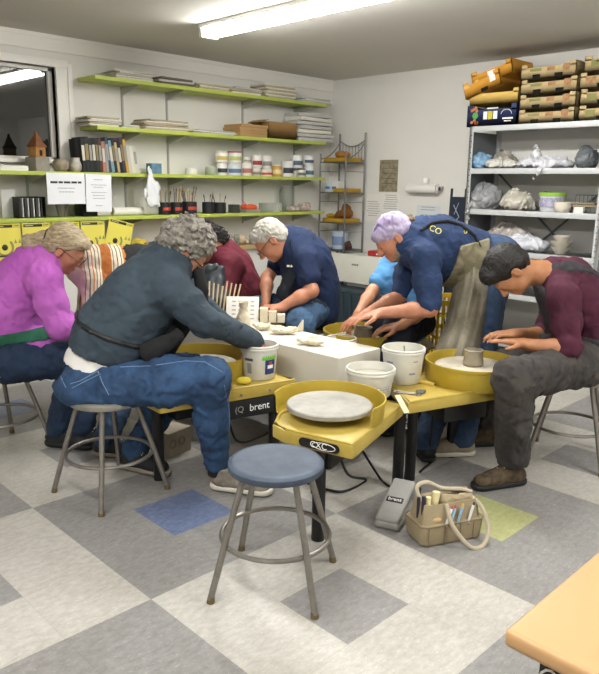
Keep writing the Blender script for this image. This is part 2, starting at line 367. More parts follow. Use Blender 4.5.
# ================================================================ STOOLS
M_steel = mat('grey_steel', '8b8680', .38, .75, var=.12, vscale=30)
M_seatw = mat('worn_steel_seat', 'a09c92', .35, .6, var=.15, vscale=18)
M_blue = mat('blue_painted_seat', '2e3848', .55, col2='4b5768', vscale=7, bump=.05)
M_foot = mat('brass_foot', '7a6b4c', .45, .7)
def stool(c, ang, seatm, label, group=None, H=.455, R_=.25, sr=.163):
    t = thing('stool', label, 'stool', (c[0], c[1], 0), ang, group)
    MB().lathe((0, 0, 0), [(0, H-.002), (sr-.035, H-.002), (sr-.022, H), (sr-.007, H-.002), (sr, H-.009), (sr, H-.026), (sr-.004, H-.031), (sr-.012, H-.03), (sr-.012, H-.02), (0, H-.02)], 48).build('seat', seatm, t)
    for i in range(4):
        a = PI/4+i*PI/2; dx, dy = math.cos(a), math.sin(a); k = .62
        top = V(dx*.125, dy*.125, H-.022); ft = V(dx*R_, dy*R_, .012)
        l = MB().tube([top, top+V(dx*.004, dy*.004, -.03), top.lerp(ft, .5), ft], .0115, 12).build('leg', M_steel, t)
        MB().cone(V(dx*R_, dy*R_, 0), V(dx*(R_-.004), dy*(R_-.004), .022), .014, .012, 12).build('foot_cap', M_foot, l)
    zr = .185; rr = .125+(R_-.125)*(H-.022-zr)/(H-.034)
    MB().ring((0, 0, zr), rr-.012, .0085, 56, 8).build('foot_ring', M_steel, t)
    MB().ring((0, 0, H-.028), .128, .008, 40, 6).build('seat_frame', M_steel, t)
    return t
def ang4(c, p): return math.atan2(p[1]-c[1], p[0]-c[0])-PI/4
stool((.377, -.203), ang4((.377, -.203), (.131, -.152)), M_blue, 'empty round stool with worn blue-grey painted seat in the foreground')
stool((.3325, .843), ang4((.3325, .843), (.147, .992)), M_seatw, 'round steel stool under the person in the grey hooded sweatshirt')
stool((.17, 1.66), ang4((.17, 1.66), (.367, 1.529)), M_seatw, 'round steel stool under the person in the pink sweatshirt')
stool((2.25, -.39), ang4((2.26, -.39), (2.06, -.293)), M_seatw, 'round grey stool under the woman in maroon sleeves and dark overalls')
# ================================================================ POTTERY WHEELS
M_yel = mat('yellow_plastic', 'a58e3c', .38, var=.1, vscale=5, col2='b8a251')
M_yel2 = mat('yellow_pan', 'a68e2c', .35, var=.1, vscale=6, col2='b59d3a')
M_blk = mat('black_metal', '141416', .4)
M_blkp = mat('black_plastic', '1c1c1e', .5)
M_head = mat('clay_dusted_aluminium', '8f8d86', .45, .3, col2='b0ada5', vscale=9)
M_mud = mat('muddy_wheel_head', '7d7668', .5, col2='97907f', vscale=12)
M_wht = mat('white_print', 'eeeeea', .6)
M_clay = mat('wet_grey_clay', '8d8472', .45, col2='9f9682', vscale=14)
M_slip = mat('clay_slip', 'b5ae9e', .4, col2='8f8878', vscale=9)
def wheel(name_lbl, hc, deck, legs, ax, pan='full', z0=.458, group=None, motor=None, prad=.215, ph=.1, hm=None):
    # hc: head centre xy, deck: world polygon, legs: world xy, ax: unit vector operator -> back
    t = thing('pottery_wheel_machine', name_lbl, 'pottery wheel', (hc[0], hc[1], 0), 0, group)
    ax = V(ax[0], ax[1], 0).normalized(); O = V(hc[0], hc[1], 0)
    P = [V(p[0], p[1], 0)-O for p in deck]; cen = sum(P, V(0, 0, 0))/len(P)
    m = MB(); m.prism([(p.x, p.y) for p in P], z0-.052, z0); d = m.build('deck', M_yel, t, bevel=.009)
    MB().tube([V(p.x, p.y, z0+.001)+(cen-p).normalized()*.012 for p in P], .007, 8, True).build('deck_lip', M_yel, t)
    for p in legs:
        q = V(p[0], p[1], 0)-O; top = q
        MB().cone(V(q.x, q.y, 0), V(q.x, q.y, z0-.05), .026, .026, 16).build('leg', M_blk, t, bevel=.002)
    pr = [(.05, z0-.002), (prad-.012, z0), (prad, z0+.012), (prad+.006, z0+ph), (prad+.012, z0+ph), (prad+.012, z0+ph-.012), (prad+.007, z0+ph-.014), (prad+.004, z0+.004), (prad-.006, z0-.008), (.05, z0-.01), (.05, z0-.002)]
    a = math.atan2(ax.y, ax.x)
    if pan == 'full': MB().lathe((0, 0, 0), pr, 64).build('splash_pan', M_yel2, t)
    else:
        MB().lathe((0, 0, 0), pr, 48, a-PI*.6, a+PI*.6).build('splash_pan', M_yel2, t)
    hz = z0+.055
    MB().lathe((0, 0, 0), [(0, hz), (.168, hz), (.172, hz-.004), (.172, hz-.018), (.168, hz-.021), (.05, hz-.024), (.05, z0-.002), (0, z0-.002)], 56).build('wheel_head', hm or M_mud, t)
    for r in (.04, .075, .11, .145): pass
    mx = motor or cen
    MB().box((cen.x, cen.y, z0-.11), (.24, .18, .11), a).build('motor_box', M_blkp, t, bevel=.01)
    return t, O, ax, P
A = (.835, -.02)
tA, O, ax, P = wheel('yellow pottery wheel with an empty grey wheel head behind the blue stool', A, [(.585, -.02), (.655, -.305), (1.19, -.125), (1.13, .16), (.70, .14), (.60, .06)], [(.70, -.10), (1.31, -.02), (1.0, .2)], (.95, .31), pan='half', prad=.213, ph=.085, hm=M_head)
# badge on the front lip and name on the side
def badge(t, p, along, z, w, h, txt, size, base=M_blk, r=True):
    o = V(p[0], p[1], z); al = V(along[0], along[1], 0).normalized(); nn = al.cross(V(0, 0, 1)); o2 = o+nn*.003-t.location
    m = MB(); n = 14; M = frameM(o2, al, (0, 0, 1)); rr = h/2 if r else .006
    pts = []
    for cx, a0 in ((w/2-rr, -PI/2), (-w/2+rr, PI/2)):
        pts += [(cx+math.cos(a0+PI*i/n)*rr, math.sin(a0+PI*i/n)*(h/2)) for i in range(n+1)]
    k = len(pts); vs = [M @ V(x, y, zz) for zz in (-.002, .002) for x, y in pts]
    m.add(vs, [tuple(range(k))[::-1], tuple(range(k, 2*k))]+[(i, (i+1) % k, k+(i+1) % k, k+i) for i in range(k)]); b = m.build('badge', base, t)
    text(txt, size, frameM(o2+nn*.003, al, (0, 0, 1)), M_wht, 'lettering', b)
    return b
al = V(.655-.585, -.305+.02, 0).normalized()
bA = badge(tA, (.622, -.17), al, .433, .17, .034, 'CXC', .034)
ro = V(.622, -.17, .433)+al.cross(V(0, 0, 1))*.0062-tA.location+al*.022
MB().tube([ro+V(0, 0, .0)+al*math.cos(q)*.048+V(0, 0, 1)*math.sin(q)*.0135 for q in [2*PI*i/30 for i in range(30)]], .0012, 6, True).build('badge_outline', M_wht, bA)
text('brent', .05, frameM(V(1.31, -.02, .35)-tA.location+V(.2, -.8, 0).normalized()*.031+V(0, 0, 0), (.3, .2, .93), (.75, .3, -.5)), M_wht, 'lettering', tA)
# ---- C, right: in front of the woman in maroon
Cc = (1.735, -.115)
tC, O, ax, P = wheel('yellow pottery wheel used by the woman in dark overalls', Cc, [(1.21, -.13), (1.38, .10), (1.95, .12), (2.0, -.20), (1.72, -.29)], [(1.43, .0), (1.28, -.0), (1.9, -.05)][:1]+[(1.82, .03)], (-.93, .36))
# ---- B, left: used by the grey hoodie
tB, O, ax, P = wheel('yellow pottery wheel in front of the person in the grey hooded sweatshirt', (.84, .83), [(.43, .575), (1.10, .44), (1.12, .95), (.60, 1.1), (.45, .95)], [(.56, .80), (1.03, .52), (1.0, .9)], (.97, -.1))
# control panel on the long side with printed name
pdir = V(1.10-.43, .44-.575, 0).normalized(); pn = pdir.cross(V(0, 0, 1))
pc = V(atz(254, 412, .36)[0], 0, 0); pcx = sX(250, .37, .50); c0 = V(pcx, .505, .362)
pb = MB().box(c0-tB.location, (.25, .03, .085), math.atan2(pdir.y, pdir.x)).build('control_panel', M_blkp, tB, bevel=.006)
text('brent', .048, frameM(c0-tB.location+pn*.0165+pdir*.045, pdir, (0, 0, 1)), M_wht, 'lettering', pb)
text('(Q', .04, frameM(c0-tB.location+pn*.0165-pdir*.06, pdir, (0, 0, 1)), mat('grey_print', '9a9a98', .6), 'logo', pb)
for kx in (-.05, .1): MB().cone(c0-tB.location+pn*.012+pdir*kx+V(0, 0, .068), c0-tB.location+pn*.02+pdir*kx+V(0, 0, .068), .006, .006, 10).build('screw', M_steel, tB)
# ---- D, behind: between the standing man and the seated person in light blue
tD, O, ax, P = wheel('yellow pottery wheel under the hands of the person in the lilac headscarf', (1.87, .69), [(1.69, .50), (1.70, .93), (2.19, .87), (2.15, .51)], [(1.76, .63), (2.09, .59), (2.07, .83)], (-.8, .3))
# ---- E older man, F pink, G maroon (behind)
tE, O, ax, P = wheel('yellow pottery wheel at the knees of the white-haired man', (1.77, 1.34), [(1.545, 1.30), (1.60, 1.62), (2.05, 1.50), (2.0, 1.14), (1.6, 1.16)], [(1.66, 1.4), (1.95, 1.3)], (-.8, .3), prad=.2)
tF, O, ax, P = wheel('yellow pottery wheel between the pink sweatshirt and the striped sweater', (.80, 1.93), [(.56, 1.76), (.58, 2.2), (1.05, 2.16), (1.02, 1.72)], [(.64, 1.85), (.95, 1.85)], (.8, .2), prad=.2)
# ================================================================ FOOT PEDALS, CORDS, BRICKS
def pedal(c, ang, label, tilt=.30):
    t = thing('foot_pedal', label, 'pedal', (c[0], c[1], 0), ang)
    Sb = Sdf(.004); Sb.bx((0, 0, .018), (.125, .056, .018), r=.014, k=.005); Sb.bx((.02, 0, .035), (.09, .045, .012), r=.01, k=.01); Sb.mesh('base', mat('cast_aluminium', '9b9a95', .45, .5, var=.08), t)
    Mt = Matrix.Rotation(-tilt, 3, 'Y'); Sp = Sdf(.004)
    Sp.bx((0, 0, .078), (.13, .05, .012), Mt, r=.011, k=.004); p = Sp.mesh('treadle', mat('ribbed_grey_rubber', 'a3a29e', .6, var=.1, bump=.6, bscale=260), t)
    mp = Mt.to_4x4(); mp.translation = V(0, 0, .0785)
    m = MB(); m.box(mp @ V(-.012, 0, .013), (.03, .07, .003), M=Mt); m.build('name_plate', M_blk, p, bevel=.001)
    text('brent', .026, mp @ Matrix.Translation((-.012, 0, .0152)) @ Matrix.Rotation(-PI/2, 4, 'Z'), M_wht, 'lettering', p)
    return t
_a = atz(390, 524, .03); _b = atz(413, 483, .08); PD = math.atan2(_b.y-_a.y, _b.x-_a.x); pedal((1.07, -.195), PD, 'grey foot pedal on the floor beside the canvas tool bag')
M_cord = mat('black_cord', '101010', .5)
def cord(pts, label, r=.006, m=M_cord):
    out = spline(pts); return tag(MB().tube(out, r, 8).build('power_cord', m), label, 'cord')
def fz(x, y, z=.008): return atz(x, y, z)
cord([(.90, .0, .33), (1.05, .06, .12), fz(366, 480), fz(345, 491), fz(325, 489), fz(300, 480)], 'black cord curving across the floor behind the blue stool')
cord([(1.08, .1, .33), fz(377, 474, .03), fz(386, 484), fz(394, 489), (1.20, -.12, .008)], 'black cord running from under the empty wheel to the foot pedal')
cord([(1.6, .0, .33), (1.66, .05, .1), fz(432, 460), fz(424, 468), fz(420, 472)], 'short cord hanging below the right-hand wheel')
cord([(.95, .8, .33), fz(236, 440, .12), fz(262, 436, .1), fz(272, 428, .15), fz(276, 418, .2)], 'looped cords hanging under the left-hand wheel')
M_brick = mat('tan_block', 'a79c8b', .9, var=.1, vscale=20, bump=.2)
q = thing('concrete_block', 'tan block standing on the floor under the left-hand wheel', 'block', (.80, 1.06, 0), .2)
MB().b2((-.08, -.07, 0), (.08, .07, .13)).build('body', M_brick, q, bevel=.006)
m = MB(); m.ring((-.055, -.0715, .07), .02, .003, 18, 6, (0, 1, 0)); m.ring((.01, -.0715, .07), .02, .003, 18, 6, (0, 1, 0)); m.build('stamped_mark', mat('block_dark_tan', '8d8271', .9), q)  # two rings in a darker tan than the block
# ================================================================ WHITE TABLE BLOCK IN THE MIDDLE
M_plas = mat('white_plaster', 'cbc6b8', .7, var=.03, vscale=5)
tt = thing('plaster_table', 'long white block-topped table in the middle of the wheels', 'table', (1.375, .31, 0), .02)
MB().b2((-.15, -.02, .36), (.165, 1.42, .572)).build('table_top', M_plas, tt, bevel=.006)
for y in (.08, 1.3):
    MB().b2((-.10, y-.05, 0), (.10, y+.09, .36)).build('pedestal', mat('grey_block', 'a8a298', .9, var=.08, bump=.2), tt, bevel=.005)
# ================================================================ LIME SHELVES ON THE LEFT WALL
M_lime = mat('lime_paint', 'b2bf55', .5, var=.03, vscale=4)
M_alu = mat('shelf_steel', 'a5a6a0', .4, .2)
M_paper = mat('paper', 'e4e2dc', .8)
YS = 3.138; ZS = (2.13, 1.769, 1.424, 1.092); YC = 3.27
nm = ('topmost lime shelf, stacked with folded newspapers', 'second lime shelf from the top, holding cardboard and newspapers', 'third lime shelf from the top, holding books and glaze jars', 'lowest lime shelf, holding brush cans and tool cups')
for i, z in enumerate(ZS):
    x0 = 1.61 if i < 2 else -.6
    tag(MB().b2((x0, YS, z-.028), (4.11, YW-.005, z)).build('wall_shelf', M_lime, bevel=.002), nm[i], 'shelf')
def standard(x, z0, z1, lv, label):
    t = thing('shelf_standard', label, 'shelf bracket rail', (x, YW, z0), group='shelf standards on the left wall')
    m = MB(); m.b2((-.008, -.012, 0), (.008, 0, z1-z0)); m.build('rail', M_alu, t)
    for z in lv:
        zz = z-.029-z0; MB().add([(s, y, h) for s in (-.004, .004) for y, h in ((-.013, zz), (-.255, zz), (-.255, zz-.012), (-.03, zz-.06), (-.013, zz-.06))], [(0, 1, 2, 3, 4), (9, 8, 7, 6, 5), (0, 5, 6, 1), (1, 6, 7, 2), (2, 7, 8, 3), (3, 8, 9, 4), (4, 9, 5, 0)]).build('bracket', M_alu, t, smooth=False)
for x, l in ((1.99, 'steel shelf rail nearest the window above the books'), (2.418, 'second steel shelf rail from the window'), (3.255, 'steel shelf rail behind the glaze jars'), (3.93, 'steel shelf rail at the corner end of the shelves')): standard(x, .98, 2.12, ZS, l)
standard(1.16, .98, 1.40, ZS[2:], 'short steel shelf rail below the window')
# newspapers
M_news = [mat('newsprint_%s' % k, c, .85, var=.18, vscale=40, stretch=(1, 1, 6)) for k, c in (('cream', 'dcd8cb'), ('grey', 'b9b8b4'), ('dark', '6f6659'), ('tan', 'b6a98e'))]
def nth(k, n): return 'lowest' if k == 0 else 'topmost' if k == n-1 else ('second', 'third', 'fourth', 'fifth', 'sixth', 'seventh')[k-1]+' from the bottom'
def papers(px0, px1, zs, n, h, ms, where, nme='folded_newspaper', cat='newspaper', yc=YC, d=.22):
    for k in range(n):
        x0, x1 = sX(px0, zs, yc), sX(px1, zs, yc); t = h/n; w = (x1-x0)*R.uniform(.82, 1.)
        m = MB(); rz = R.uniform(-.09, .09); cx = (x0+x1)/2+R.uniform(-.015, .015)
        m.box((0, 0, 0), (w, d, t*.86))
        o = m.build(nme, M_news[ms[k % len(ms)]], bevel=min(.004, t*.3)); o.location = (cx, yc, zs+t*(k+.43)); o.rotation_euler = (R.uniform(-.004, .004), R.uniform(-.004, .004), rz)
        tag(o, '%s newspaper, %s %s' % (('cream', 'grey', 'dark', 'tan')[ms[k % len(ms)]], nth(k, n), where), cat, 'newspapers %s' % where)
papers(108, 148, ZS[0], 5, .07, (0, 0, 1), 'in pile at window end of top shelf')
papers(151, 188, ZS[0], 3, .06, (2, 1, 2), 'in dark pile on the top shelf')
papers(190, 222, ZS[0], 3, .05, (3, 0), 'in low pile left of centre, top shelf')
papers(224, 254, ZS[0], 3, .06, (0, 3, 1), 'beside the thick pile, top shelf')
papers(256, 290, ZS[0], 8, .125, (3, 0, 3, 0), 'in the thick pile, top shelf')
papers(293, 325, ZS[0], 3, .05, (1, 0), 'in pile at corner end, top shelf')
papers(82, 116, ZS[1], 5, .07, (0, 3, 1), 'in pile above the dark books')
papers(117, 135, ZS[1], 2, .025, (1, 0), 'in tiny pile near the window end, second shelf')
papers(137, 182, ZS[1], 6, .085, (3, 0, 3), 'in middle pile of the second shelf')
papers(184, 230, ZS[1], 3, .035, (1, 0), 'in flat pile left of the cardboard')
papers(290, 326, ZS[1], 7, .27, (1, 1, 0), 'in tall grey pile beside the cardboard box')
M_card = mat('cardboard', 'ad8a5c', .85, var=.06, vscale=10, bump=.05)
for k in range(4):
    x0, x1 = sX(232, 1.8, YC), sX(259, 1.8, YC); o = MB().box((0, 0, 0), (x1-x0, .24, .026)).build('cardboard_sheet', M_card, bevel=.002); o.location = ((x0+x1)/2+R.uniform(-.01, .01), YC, ZS[1]+.014+k*.027)
    tag(o, 'flat tan cardboard piece, %s in the stack left of the brown box' % nth(k, 4), 'cardboard', 'flat cardboard beside the brown box')
x0, x1 = sX(260, 1.85, YC), sX(288, 1.85, YC); bx_ = thing('cardboard_box', 'open brown cardboard box on the second lime shelf', 'box', ((x0+x1)/2, YC, ZS[1])); w_ = (x1-x0)/2
m = MB(); m.b2((-w_, -.12, 0), (w_, .12, .01)); m.b2((-w_, -.12, 0), (w_, -.115, .15)); m.b2((-w_, .115, 0), (w_, .12, .15)); m.b2((-w_, -.12, 0), (-w_+.005, .12, .15)); m.b2((w_-.005, -.12, 0), (w_, .12, .15)); m.build('body', mat('brown_cardboard', '9a7748', .85, var=.06), bx_)
MB().box((-w_-.02, 0, .155), (.06, .23, .004), M=Matrix.Rotation(-.35, 3, 'Y')).build('flap', M_card, bx_)
# books
bc = ['17191b', '1b1f24', '202225', '15171a', '2b2c2e', '53342c', 'b9785e', '9ea3a5', '3c4a54', '7ea0b3', '23262a', 'c3b07a', '1d1e20', '4b3b52', 'c7a13c', 'cfc9bd', 'e0dccf', 'd8d2c0']
names = ['black', 'blue-black', 'charcoal', 'black', 'dark grey', 'dark brown', 'pink-orange', 'pale grey', 'slate blue', 'light blue', 'near-black', 'sand-coloured', 'black', 'dull purple', 'mustard yellow', 'off-white', 'cream', 'pale cream']
px = 81.; i = 0; ws = [3.6, 4, 3.2, 3.4, 3, 3.2, 3.4, 2.6, 3, 3.2, 3, 2.6, 3.4, 3.2, 3, 3.4, 3.6, 3.2]
x = sX(81, 1.5, YS+.06)
for c, nme, w in zip(bc, names, ws):
    wd_ = w*.0079; h = R.uniform(.225, .285) if i < 15 else R.uniform(.20, .22); d = R.uniform(.17, .2); tilt = -.05 if i < 8 else -.12
    t = thing('book', '%s book, %s on the shelf' % (nme, ('first from the left', 'second from the left', 'third from the left', 'fourth from the left', 'fifth from the left', 'sixth from the left', 'just left of the pale grey spine', 'left of the slate blue book', 'between pale grey and light blue books', 'right of the slate blue book', 'just right of the light blue book', 'in the middle of the right half of the row', 'between the sand-coloured and purple books', 'left of the mustard yellow one', 'brightest in the row', 'leaning, third from the right end', 'leaning, second from the right end', 'leaning at the right end of the row')[i]), 'book', (x+wd_/2, YS+.03+d/2, ZS[2]), group='books in the row on the third shelf' )
    t.rotation_euler = (0, tilt, 0)
    m = MB(); m.b2((-wd_/2, -d/2, .003), (-wd_/2+.002, d/2, h)); m.b2((wd_/2-.002, -d/2, .003), (wd_/2, d/2, h)); m.b2((-wd_/2, -d/2, .003), (wd_/2, -d/2+.003, h)); m.build('cover', mat('book_%d' % i, c, .5), t)
    MB().b2((-wd_/2+.002, -d/2+.003, .006), (wd_/2-.002, d/2-.003, h-.004)).build('pages', M_paper, t)
    if i not in (7, 15, 16): MB().b2((-wd_/2+.003, -d/2-.0006, h*.35), (wd_/2-.003, -d/2, h*.8)).build('spine_title', mat('spine_print_%d' % (i % 3), ('c9c4b4', '8c7c52', '9a9a98')[i % 3], .6), t)
    x += wd_+.0012; i += 1
# little figurine house, pots on the shelf under the window
hx = sX(38, 1.45, 3.25); t = thing('clay_house', 'small clay house with a pointed roof on a grey block on the window shelf', 'ornament', (hx, 3.25, ZS[2]), .3)
MB().b2((-.065, -.055, 0), (.065, .055, .1)).build('base_block', mat('grey_stone', '8e887e', .9, var=.15, bump=.3), t, bevel=.008)
hb = MB().b2((-.045, -.04, .1), (.045, .04, .175)).build('house', mat('terracotta_wood', 'a57a42', .8, var=.2, vscale=30), t, bevel=.004)
MB().lathe((0, 0, 0), [(.075, .172), (.05, .20), (.012, .265), (.012, .275), (0, .285)], 4, PI/4, PI/4+2*PI).build('roof', mat('roof_brown', '7b4f30', .8), t, smooth=False)
MB().b2((-.012, -.042, .11), (.012, -.039, .15)).build('doorway', M_blk, hb)
M_raku = mat('mottled_pottery', 'a59a86', .5, col2='6d6050', vscale=18)
M_pale = mat('pale_pottery', 'c8c2b4', .5, col2='9d968a', vscale=15)
def vessel(name, label, cat, c, prof, m, group=None, n=32, inner=True):
    pr = list(prof)
    if inner: pr += [(max(r-.004, 0), h) for r, h in reversed(prof) if r > .006][0:-1]+[(0, prof[0][1]+.006)]
    o = MB().lathe((0, 0, 0), [(0, prof[0][1])]+pr, n).build(name, m); o.location = c
    return tag(o, label, cat, group)
vessel('pottery_bowl', 'mottled round pot with a side opening on the window shelf', 'pot', (sX(61, 1.45, 3.22), 3.22, ZS[2]), [(.03, 0), (.055, .02), (.063, .045), (.055, .075), (.035, .092)], M_raku)
vessel('pottery_vase', 'small pale pot beside the first dark book', 'pot', (sX(76, 1.45, 3.22), 3.22, ZS[2]), [(.025, 0), (.045, .02), (.048, .05), (.03, .085), (.034, .105)], M_pale)
def boxthing(name, label, cat, c, sz, m, rz=0., bevel=.003, group=None):
    o = MB().box((0, 0, sz[2]/2), sz).build(name, m, bevel=bevel); o.location = c; o.rotation_euler = (0, 0, rz); return tag(o, label, cat, group)
boxthing('envelope_stack', 'flat pale papers lying on the shelf under the window', 'papers', (sX(10, 1.43, 3.25), 3.25, ZS[2]), (.2, .16, .035), M_paper)
boxthing('carton', 'small blue printed carton right of the books', 'box', (sX(154, 1.45, 3.28), 3.28, ZS[2]), (.10, .08, .085), mat('blue_carton', '5d8199', .6, var=.3, vscale=25))
def jar(px0, px1, zb, h, col, band, lid, desc, where, yy=3.24, lab=True, lidh=.014, glass=False, group='glaze jars on the third shelf'):
    x0, x1 = sX(px0, zb+h/2, yy), sX(px1, zb+h/2, yy); r = (x1-x0)/2*.93
    t = thing('glaze_jar', '%s %s' % (desc, where), 'jar', ((x0+x1)/2, yy, zb), group=group)
    hb = h-lidh
    MB().lathe((0, 0, 0), [(0, 0), (r*.94, 0), (r, .004), (r, hb-.008), (r*.9, hb)], 24).build('body', mat('jar_'+col, col, .35, trans=.6 if glass else 0), t)
    MB().lathe((0, 0, 0), [(0, hb-.002), (r*.92, hb-.002), (r*.95, hb+.002), (r*.95, h-.002), (0, h)], 24).build('lid', mat('jarlid_'+lid, lid, .4), t)
    if lab: MB().lathe((0, 0, 0), [(r+.0006, hb*.25), (r+.001, hb*.26), (r+.001, hb*.62), (r+.0006, hb*.63)], 24, -PI*.95, -PI*.05).build('printed_band', mat('jarband_'+band, band, .6), t)
    return t
z3 = ZS[2]
J = [(186, 197, 0, .06, 'dcdad2', 'b8b6ae', 'e5e3de', 'low white tub', 'nearest the white hanging bag', 0), (206, 217, 0, .075, '9aa58e', 'a9a48f', 'b9b7a8', 'squat greenish glass jar', 'at the left end of the jar row', 0),
 (217, 226.5, 0, .11, 'e3e1dc', '3b3b42', 'ececea', 'white jar with a black-printed band', 'second from the left end of the lower jars', 1), (227.5, 240, 0, .11, 'ccd0d4', '5f7592', 'dfdfdc', 'white jar with a blue printed label', 'in the lower jar row', 1),
 (241.5, 251, 0, .12, 'dfdcd4', 'a86a5e', 'e8e6e0', 'white jar with a reddish label', 'in the lower jar row near the shelf rail', 1), (251.5, 260, 0, .075, 'c4bfb6', '8c8070', 'd8d4cc', 'short pale jar', 'right of the reddish-labelled jar', 1),
 (260.5, 271, 0, .07, 'd9d3c6', 'b3473a', 'dad6cd', 'short jar with a red printed band', 'left of the honey-coloured jar', 1), (272, 281, 0, .115, 'c69a50', 'dccb98', 'd7d2c4', 'honey-coloured jar', 'right of centre in the lower jar row', 1),
 (282.5, 292, 0, .15, 'dddbd8', '40424c', 'e3e3e0', 'tall white jar with a dark band', 'near the right end of the lower jar row', 1), (292.5, 297, 0, .06, 'b9b5ab', '77736a', 'cccac2', 'small narrow jar', 'beside the tall dark-banded jar', 0),
 (297.5, 304.5, 0, .085, 'd8d6d0', '6c6c6c', '7d7a72', 'small white jar with a grey lid', 'near the corner end of the shelf', 1), (305, 312.5, 0, .12, 'd3d6d6', '4f6b82', 'dcdcd8', 'white jar with a blue-grey band', 'at the corner end of the lower jar row', 1)]
B = {}
for k, (a, b, _, h, c, bd, ld, de, wh, lb) in enumerate(J): B[k] = jar(a, b, z3, h, c, bd, ld, de, wh, lab=lb)
U = [(216, 227, .111, .10, 'e1ddd6', 'c4b263', 'c9c4ba', 'white tub with yellow and red print', 'stacked on the left jars'), (228.5, 240.5, .111, .105, 'dcdcd6', 'b5ba72', 'a8574c', 'white tub with lime print', 'stacked beside the yellow-printed tub'),
 (243, 250, .121, .05, 'd3cfc4', '9c8f7a', 'ddd9ce', 'small pale tub', 'stacked on the reddish-labelled jar'), (252, 261, .076, .115, 'e0ded8', '9b3b38', 'e6e6e2', 'white tub with a dark red band', 'stacked right of the shelf rail'),
 (262, 270.5, .071, .12, 'dad8d0', '8a8884', 'e4e2dc', 'tall pale tub', 'stacked on the red-banded short jar'), (292.5, 301, .0862, .125, 'dfe0de', '55677a', 'e4e4e0', 'white tub with navy print', 'stacked at the right, left of a twin'), (304, 312.3, .1212, .09, 'dfe0de', '46566a', 'e4e4e0', 'white tub with slate print', 'stacked topmost at the corner end')]
for a, b, zb, h, c, bd, ld, de, wh in U: jar(a, b, z3+zb, h, c, bd, ld, de, wh, yy=3.24)
# hanging white bag and notices
Sb = Sdf(.006); bt = V(sX(149, 1.4, 3.10), 3.095, 1.40)
Sb.rc(bt+V(0, .0, .055), bt+V(.02, 0, -.09), .025, .055, flat=((0, 1, 0), .35)); Sb.rc(bt+V(.02, 0, -.09), bt+V(.03, 0, -.18), .055, .07, flat=((0, 1, 0), .35)); Sb.noise(.006, 26, 3, ridge=True, axis=(0, 0, 1))
tag(Sb.mesh('plastic_bag', mat('white_film', 'dfe1e3', .4)), 'white plastic bag hanging from the third lime shelf by the books', 'bag')
def notice(px0, px1, z0, z1, X=None, Y=3.128, lines=(), title=None, label='', rot=0., m=M_paper, big=None, name='notice', cat='sign'):
    a = sX(px0, (z0+z1)/2, Y); b = sX(px1, (z0+z1)/2, Y); t = thing(name, label, cat, ((a+b)/2, Y, (z0+z1)/2)); t.rotation_euler = (0, rot, 0); w = b-a; h = z1-z0
    MB().b2((-w/2, -.0008, -h/2), (w/2, .0008, h/2)).build('sheet', m, t)
    k = 0
    for s, sz, zz in lines:                                                # print too small to read: rows of word-length strokes
        q_ = random.Random(len(s)*7+k); m_ = MB(); L_ = len(s)*sz*.55; x_ = -L_/2; bold = title and k == 0
        while x_ < L_/2-.004:
            wl = min(q_.uniform(.5, 1.)*sz*(2.2 if bold else 1.8), L_/2-x_); m_.b2((x_, -.0016, zz*h-sz*.28), (x_+wl, -.0009, zz*h+sz*(.28 if bold else .1))); x_ += wl+sz*.3
        m_.build('printed_line', mat('ink', '3a3a3e', .7) if bold else mat('ink_grey', '9a9a9d', .7), t, smooth=False); k += 1
    return t, w, h
notice(47, 85, 1.19, 1.415, lines=(('RECLAIM CLAY ONLY', .026, .2), ('please keep lids', .015, .02), ('on the buckets', .015, -.1)), title=1, label='white notice with a bold title hanging from the third lime shelf', m=mat('notice_paper', 'e6e8ec', .7))
notice(86, 111.5, 1.13, 1.41, lines=tuple((s, .012, z) for s, z in (('studio hours', .36), ('wipe down the wheels', .22), ('mop the floor', .16), ('sponge out the pans', .02), ('return all tools', -.06), ('label your work', -.14), ('thank you', -.33))), label='white notice with small centred lines beside the bold-titled notice', m=mat('notice_paper', 'e6e8ec', .7), rot=.02)
# things on the lowest shelf
z4 = ZS[3]
boxthing('picture_frame', 'leaning pale grey board at the left end of the lowest lime shelf', 'board', (sX(8, 1.2, 3.3), 3.3, z4), (.10, .02, .2), mat('pale_board', 'c7c8c4', .6))
t = thing('disc_rack', 'small black rack of upright white cases on the lowest lime shelf', 'rack', (sX(29, 1.15, 3.25), 3.25, z4)); m = MB(); m.b2((-.1, -.06, 0), (.1, .06, .008)); m.b2((-.1, -.06, 0), (-.094, .06, .15)); m.b2((.094, -.06, 0), (.1, .06, .15)); m.b2((-.1, .052, 0), (.1, .06, .15)); m.build('frame', M_blk, t)
for k in range(9): MB().b2((-.09+k*.02, -.055, .008), (-.083+k*.02, .045, .14)).build('case', mat('case_white', 'c9c9c6', .5) if k % 2 else mat('case_dark', '3a3a3c', .5), t)
vessel('pottery_vase', 'dark and cream striped vase below the bold-titled notice', 'vase', (sX(62, 1.15, 3.22), 3.22, z4), [(.025, 0), (.036, .04), (.05, .1), (.055, .14)], mat('striped_glaze', 'b3aca0', .4, col2='3a342e', vscale=7, stretch=(1, 1, .2)))
boxthing('storage_box', 'black box behind the notices on the lowest lime shelf', 'box', (sX(86, 1.15, 3.28), 3.28, z4), (.12, .14, .13), M_blkp)
t = thing('paper_roll', 'white paper roll lying at the end of the small-lined notice', 'roll', (sX(128, 1.12, 3.22), 3.22, z4+.033)); MB().cone((-.14, 0, 0), (.14, 0, 0), .032, .032, 24).build('roll', M_paper, t); MB().cone((-.142, 0, 0), (.142, 0, 0), .012, .012, 16).build('core', M_card, t)
M_red = mat('red_label', 'b8432f', .6); M_brush = mat('brush_wood', 'a5875c', .6); M_brist = mat('bristle', '4c3b2b', .8)
